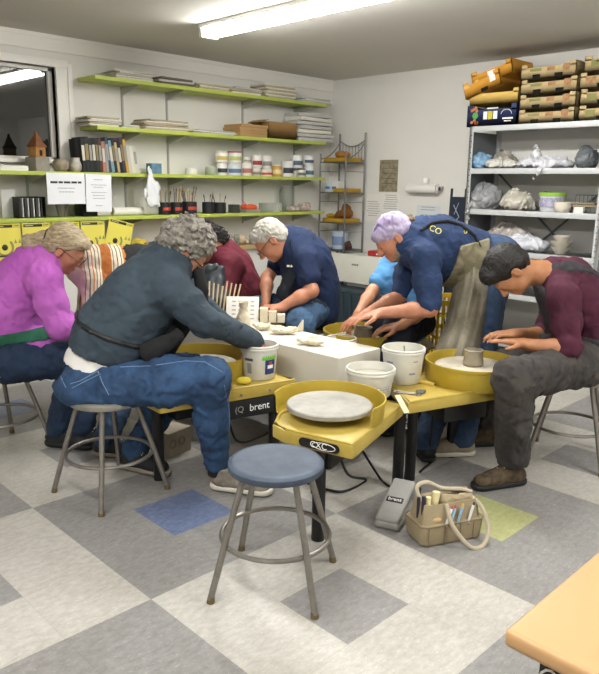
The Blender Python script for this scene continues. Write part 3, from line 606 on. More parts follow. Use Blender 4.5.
def can(px0, px1, h, label, body, brushes=7, red=True, yy=3.2, bl=.1):
    x0, x1 = sX(px0, z4+.04, yy), sX(px1, z4+.04, yy); r = (x1-x0)/2*.94; t = thing('brush_can', label, 'cup', ((x0+x1)/2, yy, z4), group='cans of brushes and pens on the lowest shelf')
    MB().lathe((0, 0, 0), [(0, 0), (r, 0), (r, h), (r-.003, h), (r-.003, .006), (0, .006)], 24).build('can', body, t)
    if red: MB().lathe((0, 0, 0), [(r+.0008, h*.35), (r+.0012, h*.36), (r+.0012, h*.6), (r+.0008, h*.61)], 16, -PI*.75, -PI*.25).build('label', M_red, t)
    for k in range(brushes):
        a = R.uniform(0, 2*PI); L = h+bl*R.uniform(.6, 1.1); b = V(math.cos(a)*r*.4, math.sin(a)*r*.4, .01); e = V(math.cos(a)*r*1.1, math.sin(a)*r*.9, L)
        br = MB().cone(b, e, .003, .0035, 8).build('handle', M_brush if k % 3 else M_blk, t); MB().cone(e, e+(e-b).normalized()*.028, .006, .002, 8).build('bristles', M_brist if k % 2 else M_card, br)
can(159, 170, .10, 'black can of brushes with a red label, nearest the white hanging bag', M_blkp); can(171, 181.5, .10, 'black can of brushes with a red label, middle one of three', M_blkp); can(183, 196, .105, 'wider black can of dark brushes with a red label, right one of three', M_blkp, 10)
can(203, 213.5, .10, 'plain black cup with a few pencils, right of the labelled brush cans', M_blkp, 4, False, bl=.06); can(214.5, 225, .095, 'plain black cup of dark pens beside the pencil cup', M_blkp, 3, False, bl=.05)
boxthing('storage_box', 'small dark box between the pen cups and the orange tray', 'box', (sX(234, 1.12, 3.22), 3.22, z4), (.075, .08, .075), mat('dark_grey_box', '3d3f3a', .6))
t = thing('tool_tray', 'orange tray of tools on the lowest lime shelf', 'tray', (sX(249, 1.12, 3.22), 3.22, z4)); MB().b2((-.085, -.06, 0), (.085, .06, .03)).build('tray', mat('smoky_plastic', '8d8b84', .4), t, bevel=.006)
Sb = Sdf(.006); Sb.bx((0, 0, .05), (.075, .05, .022), r=.02); Sb.noise(.006, 40, 5); Sb.mesh('orange_cloth', mat('orange_cloth', 'd4572e', .8), t)
MB().cone((-.02, 0, .06), (-.09, .0, .12), .003, .003, 8).build('pottery_tool', M_red, t)
M_glass = mat('clear_plastic', 'dfe3de', .12, trans=.85, ior=1.2)
x_ = sX(290, 1.15, 3.24); vessel('glass_jar', 'tall clear jar behind the bagged beads at the corner end of the lowest shelf', 'jar', (x_, 3.30, z4), [(.06, 0), (.065, .01), (.065, .2), (.05, .22), (.05, .24)], M_glass)
boxthing('storage_box', 'clear plastic box right of the orange tray', 'box', (sX(270, 1.12, 3.24), 3.24, z4), (.19, .12, .085), M_glass)
M_bead = mat('beads', 'd5d2ca', .5, col2='8d5f58', vscale=70)
for px_, h, l in ((293, .05, 'loose bag of pale beads in front of the tall clear jar'), (304.5, .085, 'stacked pale bead packets at the corner end of the lowest shelf')):
    Sb = Sdf(.006); c = V(sX(px_, 1.12, 3.2), 3.2, z4); Sb.bx(c+V(0, 0, h/2+.003), (.055, .05, h/2), r=.02); Sb.noise(.004, 60, int(px_)); tag(Sb.mesh('bead_bag', M_bead), l, 'bag')
# yellow wheel posters hung from the lowest shelf
M_poster = mat('poster_yellow', 'e0d45c', .6); M_ink = mat('poster_ink', '2f2e22', .6); M_pgrey = mat('poster_grey', '8f8c58', .6)
PN = [(-6, 21.5, 'Model B', 0, 'leftmost in the row'), (23, 51.5, 'Model C', 0, 'behind the bun of fair hair'), (53, 80, 'Model CXC', 0, 'directly above the fair-haired head'), (81.5, 105, 'IE', 0, 'fourth from the left, left of the tilted one'), (106, 131, 'Model EX', .26, 'tilted one at the right end')]
for a, b, s, ro, wh in PN:
    t, w, h = notice(a, b, .785, 1.06, Y=3.125, m=M_poster, label='yellow wheel poster with black title bar, '+wh, rot=ro, name='poster', cat='poster'); t['group'] = 'yellow wheel posters under the lowest lime shelf'
    hd = MB().b2((-w*.45, -.002, h*.40), (w*.2, -.0009, h*.47)).build('title_bar', M_ink, t); MB().b2((-w*.40, -.0028, h*.425), (-w*.12, -.0019, h*.445)).build('title_print', mat('title_print', 'c9c49a', .6), hd, smooth=False)
    m = MB(); m.b2((w*.24, -.002, h*.40), (w*.46, -.0009, h*.405)); m.b2((w*.24, -.002, h*.47), (w*.46, -.0009, h*.475)); m.b2((w*.24, -.002, h*.40), (w*.25, -.0009, h*.475)); m.b2((w*.45, -.002, h*.40), (w*.46, -.0009, h*.475)); m.b2((w*.28, -.002, h*.43), (w*.42, -.0009, h*.45)); m.build('stamp_box', M_ink, t)
    cx = -w*.12
    MB().lathe((cx, -.0005, -h*.1), [(.048, 0), (.048, .0015), (.064, .0015), (.064, 0)], 32, PI*.15, PI*1.25, axis=(0, -1, 0)).build('wheel_drawing', M_pgrey, t)
    m = MB(); m.lathe((cx, -.0005, -h*.1), [(0, .0015), (.02, .0015), (.022, 0)], 20, axis=(0, -1, 0)); m.b2((cx-.045, -.002, -h*.34), (cx+.045, -.0009, -h*.30)); m.build('wheel_hub', M_ink, t)
    m = MB(); [m.add([(w*.28+q*.03-.011, -.002, .0), (w*.28+q*.03+.011, -.002, .0), (w*.28+q*.03, -.002, .03)], [(0, 1, 2)]) for q in (0, 1)]; m.b2((w*.26, -.002, -h*.36), (w*.44, -.0009, -h*.24)); m.build('icons', M_pgrey, t)
# counter below
M_wood = mat('counter_wood', 'b49a6c', .6, var=.12, vscale=6, stretch=(.3, 6, 6))
CZ = .80
ct = thing('counter', 'long white counter with a tan wooden edge along the shelf wall', 'counter', (1.6, 3.12, 0))
MB().b2((-2.2, -.02, CZ-.035), (2.40, .28, CZ)).build('worktop', M_wood, ct, bevel=.003); MB().b2((-2.18, .03, .0), (2.38, .28, CZ-.035)).build('cabinet', mat('cabinet_white', 'd6d5d0', .6), ct)
def cx_(px, yy=3.2): return sX(px, CZ+.04, yy)
for px_, h, w, c, l, nme in ((142, .10, .15, 'c8b13a', 'heap of yellow sponges on the counter left of the curly grey head', 'sponge_heap'), (110, .07, .12, 'a7a07c', 'olive cloth heap on the counter behind the posters', 'cloth_heap'), (228, .12, .13, '9d9a90', 'grey wrapped lump on the counter between the dark curls and the white hair', 'wrapped_clay'), (243, .09, .10, 'b9a58c', 'tan wrapped lump on the counter left of the white-haired man', 'wrapped_clay')):
    Sb = Sdf(.008); c0 = V(cx_(px_), 3.24, CZ); Sb.el(c0+V(0, 0, h*.45), (w/2, .07, h*.6)); Sb.el(c0+V(.04, -.02, h*.3), (w*.35, .06, h*.4)); Sb.noise(.012, 30, int(px_), ridge=True); Sb.cut(c0+V(0, 0, .002), (0, 0, -1)); tag(Sb.mesh(nme, mat('heap_'+c, c, .7, var=.2, vscale=30)), l, 'sponges' if 'sponge' in nme else 'cloth' if 'cloth' in nme else 'clay')
boxthing('metal_tin', 'flat pale tin on the counter below the sponges', 'tin', (cx_(133, 3.15), 3.16, CZ), (.12, .08, .05), mat('pale_tin', 'b9bcbc', .4, .4)); boxthing('storage_box', 'brown box on the counter beside the pale tin', 'box', (cx_(149, 3.19), 3.2, CZ), (.10, .1, .07), M_card)
for px_, r, h, l in ((222, .03, .11, 'clear jar of tools on the counter beside the dark curls'), (252, .035, .09, 'clear squat jar on the counter beside the white-haired head'), (236, .028, .10, 'clear narrow jar in the middle of the counter clutter')): vessel('glass_jar', l, 'jar', (cx_(px_, 3.17), 3.16, CZ), [(r, 0), (r, h*.8), (r*.8, h)], M_glass)
# ================================================================ CORNER RACK
M_wire = mat('rack_steel', '7c7d7c', .4, .7)
rk = thing('wire_rack', 'tall grey wire rack with yellow trays in the corner', 'rack', (0, 0, 0)); RX0, RX1 = 4.145, 4.43; RY0, RY1 = 2.895, 3.24
zt = {RX0: 1.66, RX1: 1.87}
for x in (RX0, RX1):
    for y in (RY0, RY1): p = MB().tube([(x, y, 0), (x, y, zt[x])], .009, 10); p.build('post', M_wire, rk); 
m = MB()
for y in (RY0, RY1): m.tube([(RX0+(RX1-RX0)*k/10, y, zt[RX0]-.05+.17*(k/10)**2) for k in range(11)], .005, 6)
m.build('side_scroll', M_wire, rk)
m = MB(); m.tube([(RX1, RY0+(RY1-RY0)*k/16, 1.80-.06*math.sin(PI*k/16)) for k in range(17)], .005, 6); m.tube([(RX1, RY0, 1.60), (RX1, RY1, 1.60)], .005, 6)
for k in range(1, 8): m.tube([(RX1, RY0+(RY1-RY0)*k/8, 1.60), (RX1, RY0+(RY1-RY0)*k/8, 1.80-.06*math.sin(PI*k/8))], .003, 6)
m.build('back_scroll', M_wire, rk)
RZ = (1.575, 1.275, .975, .70, .25)
for z in RZ:
    m = MB()
    for a, b in (((RX0, RY0), (RX1, RY0)), ((RX1, RY0), (RX1, RY1)), ((RX1, RY1), (RX0, RY1)), ((RX0, RY1), (RX0, RY0))): m.tube([(*a, z), (*b, z)], .006, 8)
    for k in range(1, 9): m.tube([(RX0+(RX1-RX0)*k/9, RY0, z), (RX0+(RX1-RX0)*k/9, RY1, z)], .0025, 6)
    m.build('shelf', M_wire, rk)
    for y in (RY0, RY1): MB().tube([(RX0, y, z-.09), (RX1, y, z-.09)], .004, 6).build('side_rail', M_wire, rk)
M_mus = mat('mustard_tray', 'b08a1f', .6, var=.12, vscale=20)
def blob(name, label, cat, c, rad, m, seed, A=.008, f=35, vox=.007, parent=None, ridge=True, extra=(), flat=True, off=0.):
    Sb = Sdf(vox); c = V(c); Sb.el(c+V(0, 0, rad[2]*.8), rad, k=.03)
    for e, r in extra: Sb.el(c+V(e), r, k=.03)
    Sb.noise(A, f, seed, ridge=ridge)
    if flat: Sb.cut(c+V(0, 0, .002), (0, 0, -1))
    o = Sb.mesh(name, m, parent); return tag(o, label, cat) if label else o
for z, l, w in ((RZ[0], 'mustard tray on the highest shelf of the wire rack', .30), (RZ[1], 'small mustard tray on the second shelf of the wire rack', .16), (RZ[2], 'mustard tray on the third shelf of the wire rack', .30)):
    tag(MB().b2((RX0+.02, RY0+.02, z+.007), (RX1-.02, RY0+.02+w, z+.045)).build('plastic_tray', M_mus, bevel=.006), l, 'tray')
blob('sponge', 'tan sponge lump in the highest mustard tray', 'sponge', (4.3, 3.08, RZ[0]+.046), (.07, .08, .04), mat('tan_sponge', 'a2713a', .9, var=.15, vscale=40, bump=.5), 3)
blob('sponge', 'brown sponge pile in the third mustard tray', 'sponge', (4.3, 3.03, RZ[2]+.046), (.08, .10, .05), mat('brown_sponge', '7c5126', .9, var=.2, vscale=40, bump=.5), 8, extra=(((.0, -.02, .1), (.05, .05, .05)), ((0, .09, .02), (.06, .05, .03))))
blob('sponge', 'mustard yellow sponge beside the brown pile on the wire rack', 'sponge', (4.25, 3.17, RZ[2]+.046), (.06, .05, .025), M_mus, 9)
for y, c, l in ((3.19, 'c9d3d8', 'white and blue packet at the left of the second rack shelf'), (3.10, 'd9dbd9', 'white packet stacked beside the blue-white one on the second rack shelf')):
    t = boxthing('packet', l, 'packet', (4.27, y, RZ[1]+.007 if y > 3.15 else RZ[1]+.007), (.13, .085, .11), mat('packet_'+c, c, .5)); t['group'] = 'packets on the second shelf of the wire rack'
    MB().b2((-.066, -.03, .03), (-.0655, .03, .055)).build('printed_patch', mat('print_blue', '4a79a8', .6), t)
t = thing('plastic_bucket', 'small pale blue bucket on the low shelf of the wire rack', 'bucket', (4.28, 3.07, RZ[3]+.007)); MB().lathe((0, 0, 0), [(0, 0), (.075, 0), (.085, .17), (.09, .17), (.09, .18), (.078, .18), (.07, .01), (0, .01)], 28).build('body', mat('pale_blue_plastic', 'b7c6d6', .4), t)
MB().lathe((0, 0, 0), [(.0795, .04), (.0805, .04), (.0845, .13), (.0835, .13)], 20, PI*.6, PI*1.4).build('label', mat('blue_print', '7d93b8', .6), t)
blob('small_toys', 'dark little bundle on the low rack shelf beside the bucket', 'bundle', (4.25, 2.93, RZ[3]+.007), (.05, .045, .05), mat('dark_bundle', '2c2427', .7, col2='5b3438', vscale=40), 5)
# ================================================================ RIGHT WALL NOTICES ETC.
def wallsheet(px0, px1, py0, py1, name, label, cat, m, X=XW-.004, lines=0, ink='8a8a88', seed=1):
    a = atX(px0, py0, X); b = atX(px1, py1, X); yc = (a.y+b.y)/2; zc = (a.z+b.z)/2; w = abs(a.y-b.y); h = abs(a.z-b.z)
    t = thing(name, label, cat, (X, yc, zc)); MB().b2((-.001, -w/2, -h/2), (.001, w/2, h/2)).build('sheet', m, t); rr = random.Random(seed)
    if lines:
        mm = MB()
        for k in range(lines):
            z = h*.4-k*h*.8/lines
            if rr.random() < .85: mm.b2((-.0018, -w*rr.uniform(.25, .42), z-.0025), (-.0011, w*rr.uniform(.25, .42), z+.0025))
        mm.build('printed_lines', mat('ink_'+ink, ink, .7), t)
    return t
wallsheet(380, 397, 160, 192, 'poster', 'brown aged picture poster on the right wall', 'poster', mat('aged_poster', 'a49a80', .7, col2='6e6552', vscale=22), lines=5, ink='57503f')
wallsheet(366, 381, 194, 221, 'notice', 'white notice on the right wall beside the wire rack', 'sign', M_paper, lines=9, seed=2); wallsheet(382, 399, 193, 213, 'notice', 'white notice below the brown poster', 'sign', M_paper, lines=7, seed=3)
wallsheet(417, 440, 205, 223, 'wall_panel', 'white control panel with small keys on the right wall', 'panel', mat('panel_white', 'cfd3d6', .5), lines=5, ink='6b7f95', seed=4)
wallsheet(365.5, 381, 222, 240, 'notice', 'plain pale sheet low on the wall behind the wire rack', 'sign', mat('pale_sheet', 'd5d6d2', .7))
ph = atX(424, 188.5, XW-.05); t = thing('paper_towel_holder', 'white paper towel roll on a wall holder', 'towel roll', (XW, ph.y, ph.z))
MB().cone((-.07, -.165, 0), (-.07, .165, 0), .042, .042, 24).build('roll', M_paper, t); m = MB(); m.b2((-.10, -.185, -.02), (-.001, -.17, .02)); m.b2((-.10, .17, -.02), (-.001, .185, .02)); m.b2((-.012, -.185, -.02), (-.001, .185, .02)); m.build('bracket', M_metalw, t, bevel=.004)
MB().cone((-.07, -.19, 0), (-.07, -.175, 0), .018, .018, 16).build('end_knob', M_blk, t); MB().lathe((-.03, 0, .075), [(0, -.03), (.03, -.03), (.035, .0), (.025, .02), (0, .025)], 18).build('mount', M_metalw, t)
hc = atX(397, 222, XW-.06); tt_ = thing('coiled_hose', 'coil of dark cable hanging on the wall behind the headscarf', 'cable', (XW-.04, hc.y, hc.z)); MB().ring((0, 0, 0), .10, .008, 40, 8, (1, 0, 0)).build('outer_coil', M_blkp, tt_); MB().ring((-.012, 0, -.01), .088, .007, 40, 8, (1, 0, 0)).build('inner_coil', M_wire, tt_); MB().cone((.04, 0, .095), (-.03, 0, .095), .006, .006, 8).build('hook', M_wire, tt_)
# whiteboard leaning on blue-grey tubs
wb = atX(360, 252, 4.0); t = thing('whiteboard', 'white board with faint writing propped on the dark tubs in the corner', 'board', (4.02, 2.62, .42))
MB().b2((-.02, -.50, 0), (.015, .60, .275)).build('panel', mat('board_white', 'd4d3c8', .5, var=.02), t, bevel=.006)
q_ = random.Random(3)
for k in range(4): m = MB(); [m.b2((-.0215, .50-.06*a-q_.uniform(.03, .05), .20-k*.024), (-.0203, .50-.06*a, .203-k*.024)) for a in range(4)]; m.build('faint_writing', mat('faint_ink', 'bab8ab', .7), t, smooth=False)
m = MB(); [m.b2((-.0215, .03-.022*a-.017, .172), (-.0203, .03-.022*a, .186+.003*(a % 2))) for a in range(4)]; m.build('smudged_mark', mat('ink_dim', '77756c', .7), t, smooth=False)
M_tub = mat('blue_grey_tub', '2f3f47', .5, var=.1)
for y, l in ((3.0, 'dark blue-grey tub under the left end of the white board'), (2.52, 'dark blue-grey tub under the middle of the white board'), (2.04, 'dark blue-grey tub under the right end of the white board')):
    t = thing('storage_tub', l, 'tub', (4.0, y, 0), group='dark tubs under the white board')
    m = MB(); m.lathe((0, 0, 0), [(0, 0), (.25, 0), (.30, .34), (0, .34)], 4, PI/4, PI/4+2*PI, sx=.62, sy=1.08); m.build('body', M_tub, t, bevel=.012, smooth=False)
    MB().b2((-.145, -.235, .34), (.145, .235, .375)).build('lid', M_tub, t, bevel=.01); m = MB(); [m.b2((-.145-.004, -.2+k*.1, .10), (-.139, -.18+k*.1, .33)) for k in range(5)]; m.build('ribs', M_tub, t)
sd = thing('side_cabinet', 'low white cabinet behind the white board by the wall', 'cabinet', (4.27, 2.45, 0)); MB().b2((-.17, -.35, 0), (.17, .35, .685)).build('body', mat('cabinet_white', 'd6d5d0', .6), sd, bevel=.004); m = MB(); m.b2((-.178, -.34, .36), (-.17, -.005, .67)); m.b2((-.178, .005, .36), (-.17, .34, .67)); m.build('door', M_metalw, sd)
t = boxthing('toolbox', 'red flat case on the white cabinet beside the headscarf', 'case', (4.2, 2.42, .685), (.15, .28, .05), mat('red_case', 'b0302c', .5), bevel=.008); MB().b2((-.08, -.03, .015), (-.0755, .03, .03)).build('clasp', M_wht, t)
# ================================================================ STEEL SHELVING UNIT
M_sh = mat('shelf_enamel', 'c3c5c6', .45, .2); M_shs = mat('shelf_side_grey', '6f7376', .5, .2)
un = thing('steel_shelving', 'grey steel shelving unit against the right wall', 'shelving', (0, 0, 0)); SX0, SX1 = 4.0, 4.43; SY0, SY1 = .29, 1.41
SZ = (1.835, 1.505, 1.18, .86, .52, .12)
for z in SZ: MB().b2((SX0, SY0, z-.012), (SX1, SY1, z)).b2((SX0-.004, SY0, z-.042), (SX0, SY1, z)).b2((SX0, SY0, z-.035), (SX0+.004, SY1, z-.01)).build('shelf', M_sh, un, bevel=.001)
for y in (SY0, SY1):
    s = 1 if y == SY0 else -1
    for x in (SX0, SX1):
        q = 1 if x == SX0 else -1; p = MB().b2((x-q*.006, y-s*.006, 0), (x-q*.003, y+s*.03, SZ[0]+.0)).b2((x-q*.006, y-s*.006, 0), (x+q*.03, y-s*.003, SZ[0]+.0)).build('post', M_sh, un)
        if q == 1:
            m = MB(); [m.cone((x-.0062, y+s*.012, .1+k*.045), (x-.0058, y+s*.012, .1+k*.045), .005, .005, 8) for k in range(38)]; m.build('bolt_holes', M_blk, p, smooth=False)
MB().b2((SX0+.03, SY1-.004, 0.1), (SX1-.03, SY1-.001, SZ[0]-.04)).build('side_panel', M_shs, un); m = MB()
MB().b2((SX0+.03, SY0+.001, 0.1), (SX1-.03, SY0+.004, SZ[0]-.04)).build('side_panel', M_shs, un)
for a, b in (((SX1-.002, SY0, .5), (SX1-.002, SY1, 1.5)), ((SX1-.002, SY1, .5), (SX1-.002, SY0, 1.5))): m.tube([a, b], .009, 4)
m.build('cross_brace', M_shs, un)
# fruit crates on top
M_crate = mat('crate_board', 'c4ae80', .85, var=.08, vscale=14); M_crate_in = mat('crate_inner', '6b5436', .9)
M_hole = mat('hole_shade', '0d0b0a', .95)
M_redp = mat('crate_red_print', 'a05a45', .8, col2='b79f6e', vscale=45); M_grnp = mat('crate_olive_print', '8b8a55', .8)
def crate(name, label, yc, z, w, h, m, d=.34, hole=True, prints=(), group=None, rx=0., x=SX0+.19, holes=(-.2, .2)):
    t = thing(name, label, 'crate', (x, yc, z), 0, group); t.rotation_euler = (rx, 0, 0); e = .006
    b = MB(); b.b2((-d/2, -w/2, 0), (d/2, w/2, e)); b.b2((-d/2, -w/2, 0), (-d/2+e, w/2, h*.78)); b.b2((d/2-e, -w/2, 0), (d/2, w/2, h*.78)); b.b2((-d/2, -w/2, 0), (d/2, -w/2+e, h)); b.b2((-d/2, w/2-e, 0), (d/2, w/2, h))
    for s in (-1, 1):
        for q in (-1, 1): b.b2((s*d/2-s*e, q*w/2, h*.7), (s*d/2, q*(w/2-.05), h))
    b.m = 1; b.b2((-d/2+e, -w/2+e, e), (d/2-e, w/2-e, e+.002)); body = b.build('body', [m, M_crate_in], t)
    if hole:
        for k in holes: MB().box((-d/2-.0002, -k*w, .017), (.002, .062, .03)).build('hand_hole_shade', M_hole, body, bevel=.0008)  # near-black plates on the front stand in for the shade inside the holes
    for (y, zz, ww, hh, pm) in prints: MB().b2((-d/2-.0012, -y*w-ww/2, zz*h-hh/2), (-d/2-.0001, -y*w+ww/2, zz*h+hh/2)).build('print', pm, body)
    return t
ya, yb = sY(518.5, 1.95, SX0+.02), sY(576, 1.95, SX0+.02); w1 = abs(ya-yb)
for k in range(4):
    crate('fruit_crate', 'tan fruit crate, %s in the left stack' % ('lowest', 'second from the bottom', 'third from the bottom', 'topmost and yellow-dotted')[k], (ya+yb)/2+(.015 if k == 3 else 0)*1, SZ[0]+k*.108, w1-.01-.01*(k == 3), .105, M_crate, prints=((-.22, .62, .09, .02, M_grnp), (.06, .62, .06, .03, M_redp), (.33, .62, .05, .055, M_redp))+(((.14, .65, .016, .016, mat('yellow_dot', 'd6d23c', .6)),) if k == 3 else ()), group='tan fruit crates in the left stack')
yc2 = sY(578, 1.95, SX0+.02)
for k in range(4):
    crate('fruit_crate', 'tan fruit crate, %s, right stack at photo edge' % ('lowest', 'second from the bottom', 'third from the bottom, with a red patch', 'topmost')[k], yc2-.22+(.0, .0, .015, -.01)[k], SZ[0]+k*.112, .42, .108, M_crate, prints=((-.3, .5, .07, .045, M_redp if k == 2 else M_grnp),)+(((-.28, .65, .016, .016, mat('yellow_dot', 'd6d23c', .6)),) if k == 3 else ()), holes=(-.12, .2), group='tan fruit crates in the right stack')
M_navy = mat('navy_carton', '232d55', .6); M_orange = mat('orange_carton', 'd99a35', .7, var=.05); M_pyel = mat('pale_yellow_carton', 'dbb763', .7)
ya, yb = sY(467, 1.9, SX0+.02), sY(516.5, 1.9, SX0+.02); wB = abs(ya-yb); ym = (ya+yb)/2
t = crate('banana_box', 'navy blue fruit carton with a green sticker under the orange crates', ym, SZ[0], wB, .165, M_navy, hole=False, prints=((-.12, .5, .035, .06, M_wht), (-.02, .5, .04, .062, mat('label_yellow', 'c9b93a', .6)), (.08, .5, .035, .06, M_wht), (.02, .82, .1, .01, M_wht), (.33, .32, .09, .012, M_wht), (.33, .2, .06, .008, M_wht)))
MB().lathe((-.1712, .33*wB-.0, .085), [(0, 0), (.024, 0), (.026, .001)], 24, axis=(1, 0, 0)).build('green_sticker', mat('sticker_green', '4fa04a', .6), t); m = MB()
rr = random.Random(4)
for k in range(9): m.lathe((-.1712, wB*.33+rr.uniform(-.04, .05), .085+rr.choice((-1, 1))*rr.uniform(.035, .065)), [(0, 0), (.012, 0), (.013, .001)], 12, axis=(1, 0, 0))
m.build('fruit_print', mat('fruit_print', 'c8935c', .7, col2='b0452f', vscale=60), t)
m = MB(); m.tube([V(-.172, -.30*wB+math.cos(a)*.045, .085+math.sin(a)*.035) for a in [PI*k/12 for k in range(13)]], .0022, 6); m.build('arched_logo', M_wht, t)
crate('fruit_crate', 'pale yellow crate lying flat on the navy carton', ym-.01, SZ[0]+.167, wB-.01, .11, M_pyel, hole=False)
t2 = crate('fruit_crate', 'orange crate tilted on the pale yellow crate, overhanging to the left', ym+.075, SZ[0]+.262, .33, .125, M_orange, rx=-.30, holes=(.05,), prints=((.30, .6, .05, .05, M_wht), (-.42, .72, .05, .025, mat('pale_print', 'e0b878', .6))), x=SX0+.17)
t3 = crate('fruit_crate', 'topmost orange crate tilted over the other orange crate', ym+.01, SZ[0]+.345, .36, .115, M_orange, rx=-.24, hole=False, prints=((-.0, .55, .07, .035, M_wht), (-.38, .3, .03, .03, M_pyel)), x=SX0+.19)
# bags and pots on its shelves
def film(c): return mat('film_'+c, c, .3, var=.12, vscale=25, coat=.3, bump=.3, bscale=40)
def bag(px, px1, zi, h, col, label, cat='bag', seed=1, x=SX0+.13, dx=.12, extra=(), nme='plastic_bag', A=.014, f=22, overhang=None):
    a, b = sY(px, SZ[zi]+h/2, x), sY(px1, SZ[zi]+h/2, x); c = V(x, (a+b)/2, SZ[zi]); w = abs(a-b)/2
    Sb = Sdf(.0075); Sb.el(c+V(0, 0, h*.36), (dx, w*.98, h*.5), k=.03); Sb.el(c+V(.02, w*.3, h*.62), (dx*.6, w*.5, h*.42), k=.04); Sb.el(c+V(-.02, -w*.4, h*.45), (dx*.6, w*.5, h*.4), k=.04)
    if overhang: Sb.rc(c+V(-dx*.8, overhang[0], .02), c+V(SX0-.02-x, overhang[0], -.02), .03, .018, k=.03, flat=((1, 0, 0), .7)); Sb.rc(c+V(SX0-.02-x, overhang[0], -.01), c+V(SX0-.022-x, overhang[0]+.01, -overhang[1]), .018, .008, k=.02, flat=((1, 0, 0), .7))
    Sb.noise(A, f, seed, ridge=True, warp=.9)
    if not overhang: Sb.cut(c+V(0, 0, .002), (0, 0, -1))
    return tag(Sb.mesh(nme, film(col), smooth=1), label, cat)
bag(473, 491, 1, .13, '7fa5c4', 'crumpled blue plastic bag at the left of the upper steel shelf', seed=11)
bag(491, 517, 1, .15, '9c958c', 'brownish clear plastic bag behind the white one on the upper steel shelf', seed=12, x=SX0+.3, dx=.1)
bag(484, 517, 1, .085, 'd2d0c6', 'flat cream plastic bag at the front of the upper steel shelf', seed=13, x=SX0+.1, dx=.09)
bag(517, 575, 1, .09, 'd7d8de', 'white crumpled plastic bags spread over the upper steel shelf edge', seed=14, overhang=(-.03, .07), dx=.11)
bag(533, 541, 1, .17, 'd9dcdc', 'small upright knotted white bag on the upper steel shelf', seed=15, x=SX0+.2, dx=.05)
bag(577, 598, 1, .165, '6c7175', 'dark grey wrapped bundle at the right of the upper steel shelf', seed=16, A=.008, f=50)
bag(470, 502, 2, .22, '8e9092', 'large grey plastic bag drooping at the left of the middle steel shelf', seed=17, overhang=(.06, .10), dx=.13)
bag(502, 533, 2, .16, 'bdb8ac', 'cream plastic bag beside the grey one on the middle steel shelf', seed=18, dx=.13)
bag(486, 532, 3, .22, 'b3aba4', 'large clear crumpled bag at the left of the third steel shelf', seed=19, x=SX0+.25, dx=.13)
bag(506, 550, 3, .13, 'd2d4dc', 'white plastic bag at the front of the third steel shelf', seed=20, dx=.13)
bag(536, 552, 2, .14, '8b847c', 'brown-grey bag behind the green-lidded tub', seed=21, x=SX0+.33, dx=.06)
def tub(px0, px1, z, x, h, label, lid=None, col='d9dade', lab=None, handle=False, taper=.9):
    a, b = sY(px0, z+h/2, x), sY(px1, z+h/2, x); r = abs(a-b)/2; t = thing('plastic_bucket', label, 'bucket', (x, (a+b)/2, z))
    MB().lathe((0, 0, 0), [(0, 0), (r*taper*.97, 0), (r*taper, .006), (r, h-.01), (r+.003, h-.01), (r+.003, h), (r-.004, h), (r*taper-.006, .01), (0, .01)], 36).build('body', mat('tub_'+col, col, .4), t)
    if lid: MB().lathe((0, 0, 0), [(0, h+.004), (r+.002, h+.004), (r+.006, h), (r+.006, h-.022), (r+.001, h-.022)], 36).build('lid', mat('lid_'+lid, lid, .5), t)
    if lab: MB().lathe((0, 0, 0), [(r*.955+.001, h*.25), (r*.955+.003, h*.25), (r*.985+.003, h*.75), (r*.985+.001, h*.75)], 24, PI*.7, PI*1.35).build('label', mat('lab_'+lab, lab, .6, col2='c9cbd8', vscale=50), t)
    return t
tub(540.5, 564, SZ[2], SX0+.14, .14, 'white tub with a lime green lid on the middle steel shelf', lid='8fc23c', lab='7a6a9c')
vessel('pottery_bowl', 'white round cup in front of the green-lidded tub', 'bowl', (SX0+.05, sY(562.5, 1.2, SX0+.05), SZ[2]), [(.045, 0), (.058, .012), (.064, .05), (.062, .075)], mat('bisque', 'd6cfbf', .6))
t = thing('wire_tray', 'wire rack of flat tan pieces at the right of the middle steel shelf', 'rack', (SX0+.2, .42, SZ[2])); m = MB()
for k in range(7): m.tube([(-.12, -.08+k*.03, .0), (-.12, -.08+k*.03, .13), (.12, -.08+k*.03, .13)], .0025, 6)
m.tube([(-.12, -.1, .06), (-.12, .14, .06)], .003, 6); m.build('wires', M_wire, t); MB().b2((-.14, -.11, .045), (.14, .15, .06)).b2((-.15, -.06, .065), (.1, .13, .075)).build('flat_pieces', mat('tan_pieces', '9d8f74', .8, var=.2, vscale=20), t, bevel=.003)
MB().b2((-.12, -.11, .0), (-.10, .15, .045)).build('foot_rail', M_wire, t)
boxthing('paper_card', 'small folded white card at the front edge of the middle steel shelf', 'card', (SX0+.02, sY(579, 1.2, SX0+.02), SZ[2]), (.03, .07, .045), M_paper, bevel=.001)
for k, (z, r) in enumerate(((0, .07), (.045, .075), (.085, .06))):
    vessel('pottery_bowl', 'cream bowl, %s in the nested stack on the third steel shelf' % ('lowest', 'middle one', 'uppermost')[k], 'bowl', (SX0+.12, sY(560.5, .9, SX0+.12), SZ[3]+z), [(r*.5, 0), (r*.62, .012), (r*.9, .035), (r*1.08, .055)], mat('bisque', 'd6cfbf', .6), 'cream bowls stacked on the third steel shelf')
tub(501, 526, SZ[4], SX0+.12, .22, 'grey bucket with a green label behind the right-hand woman', col='b3b8ba', lab='8fae3e')
bag(508, 524, 4, .26, '5f7ba0', 'blue plastic bag rising from the grey bucket', seed=31, x=SX0+.28, dx=.07)
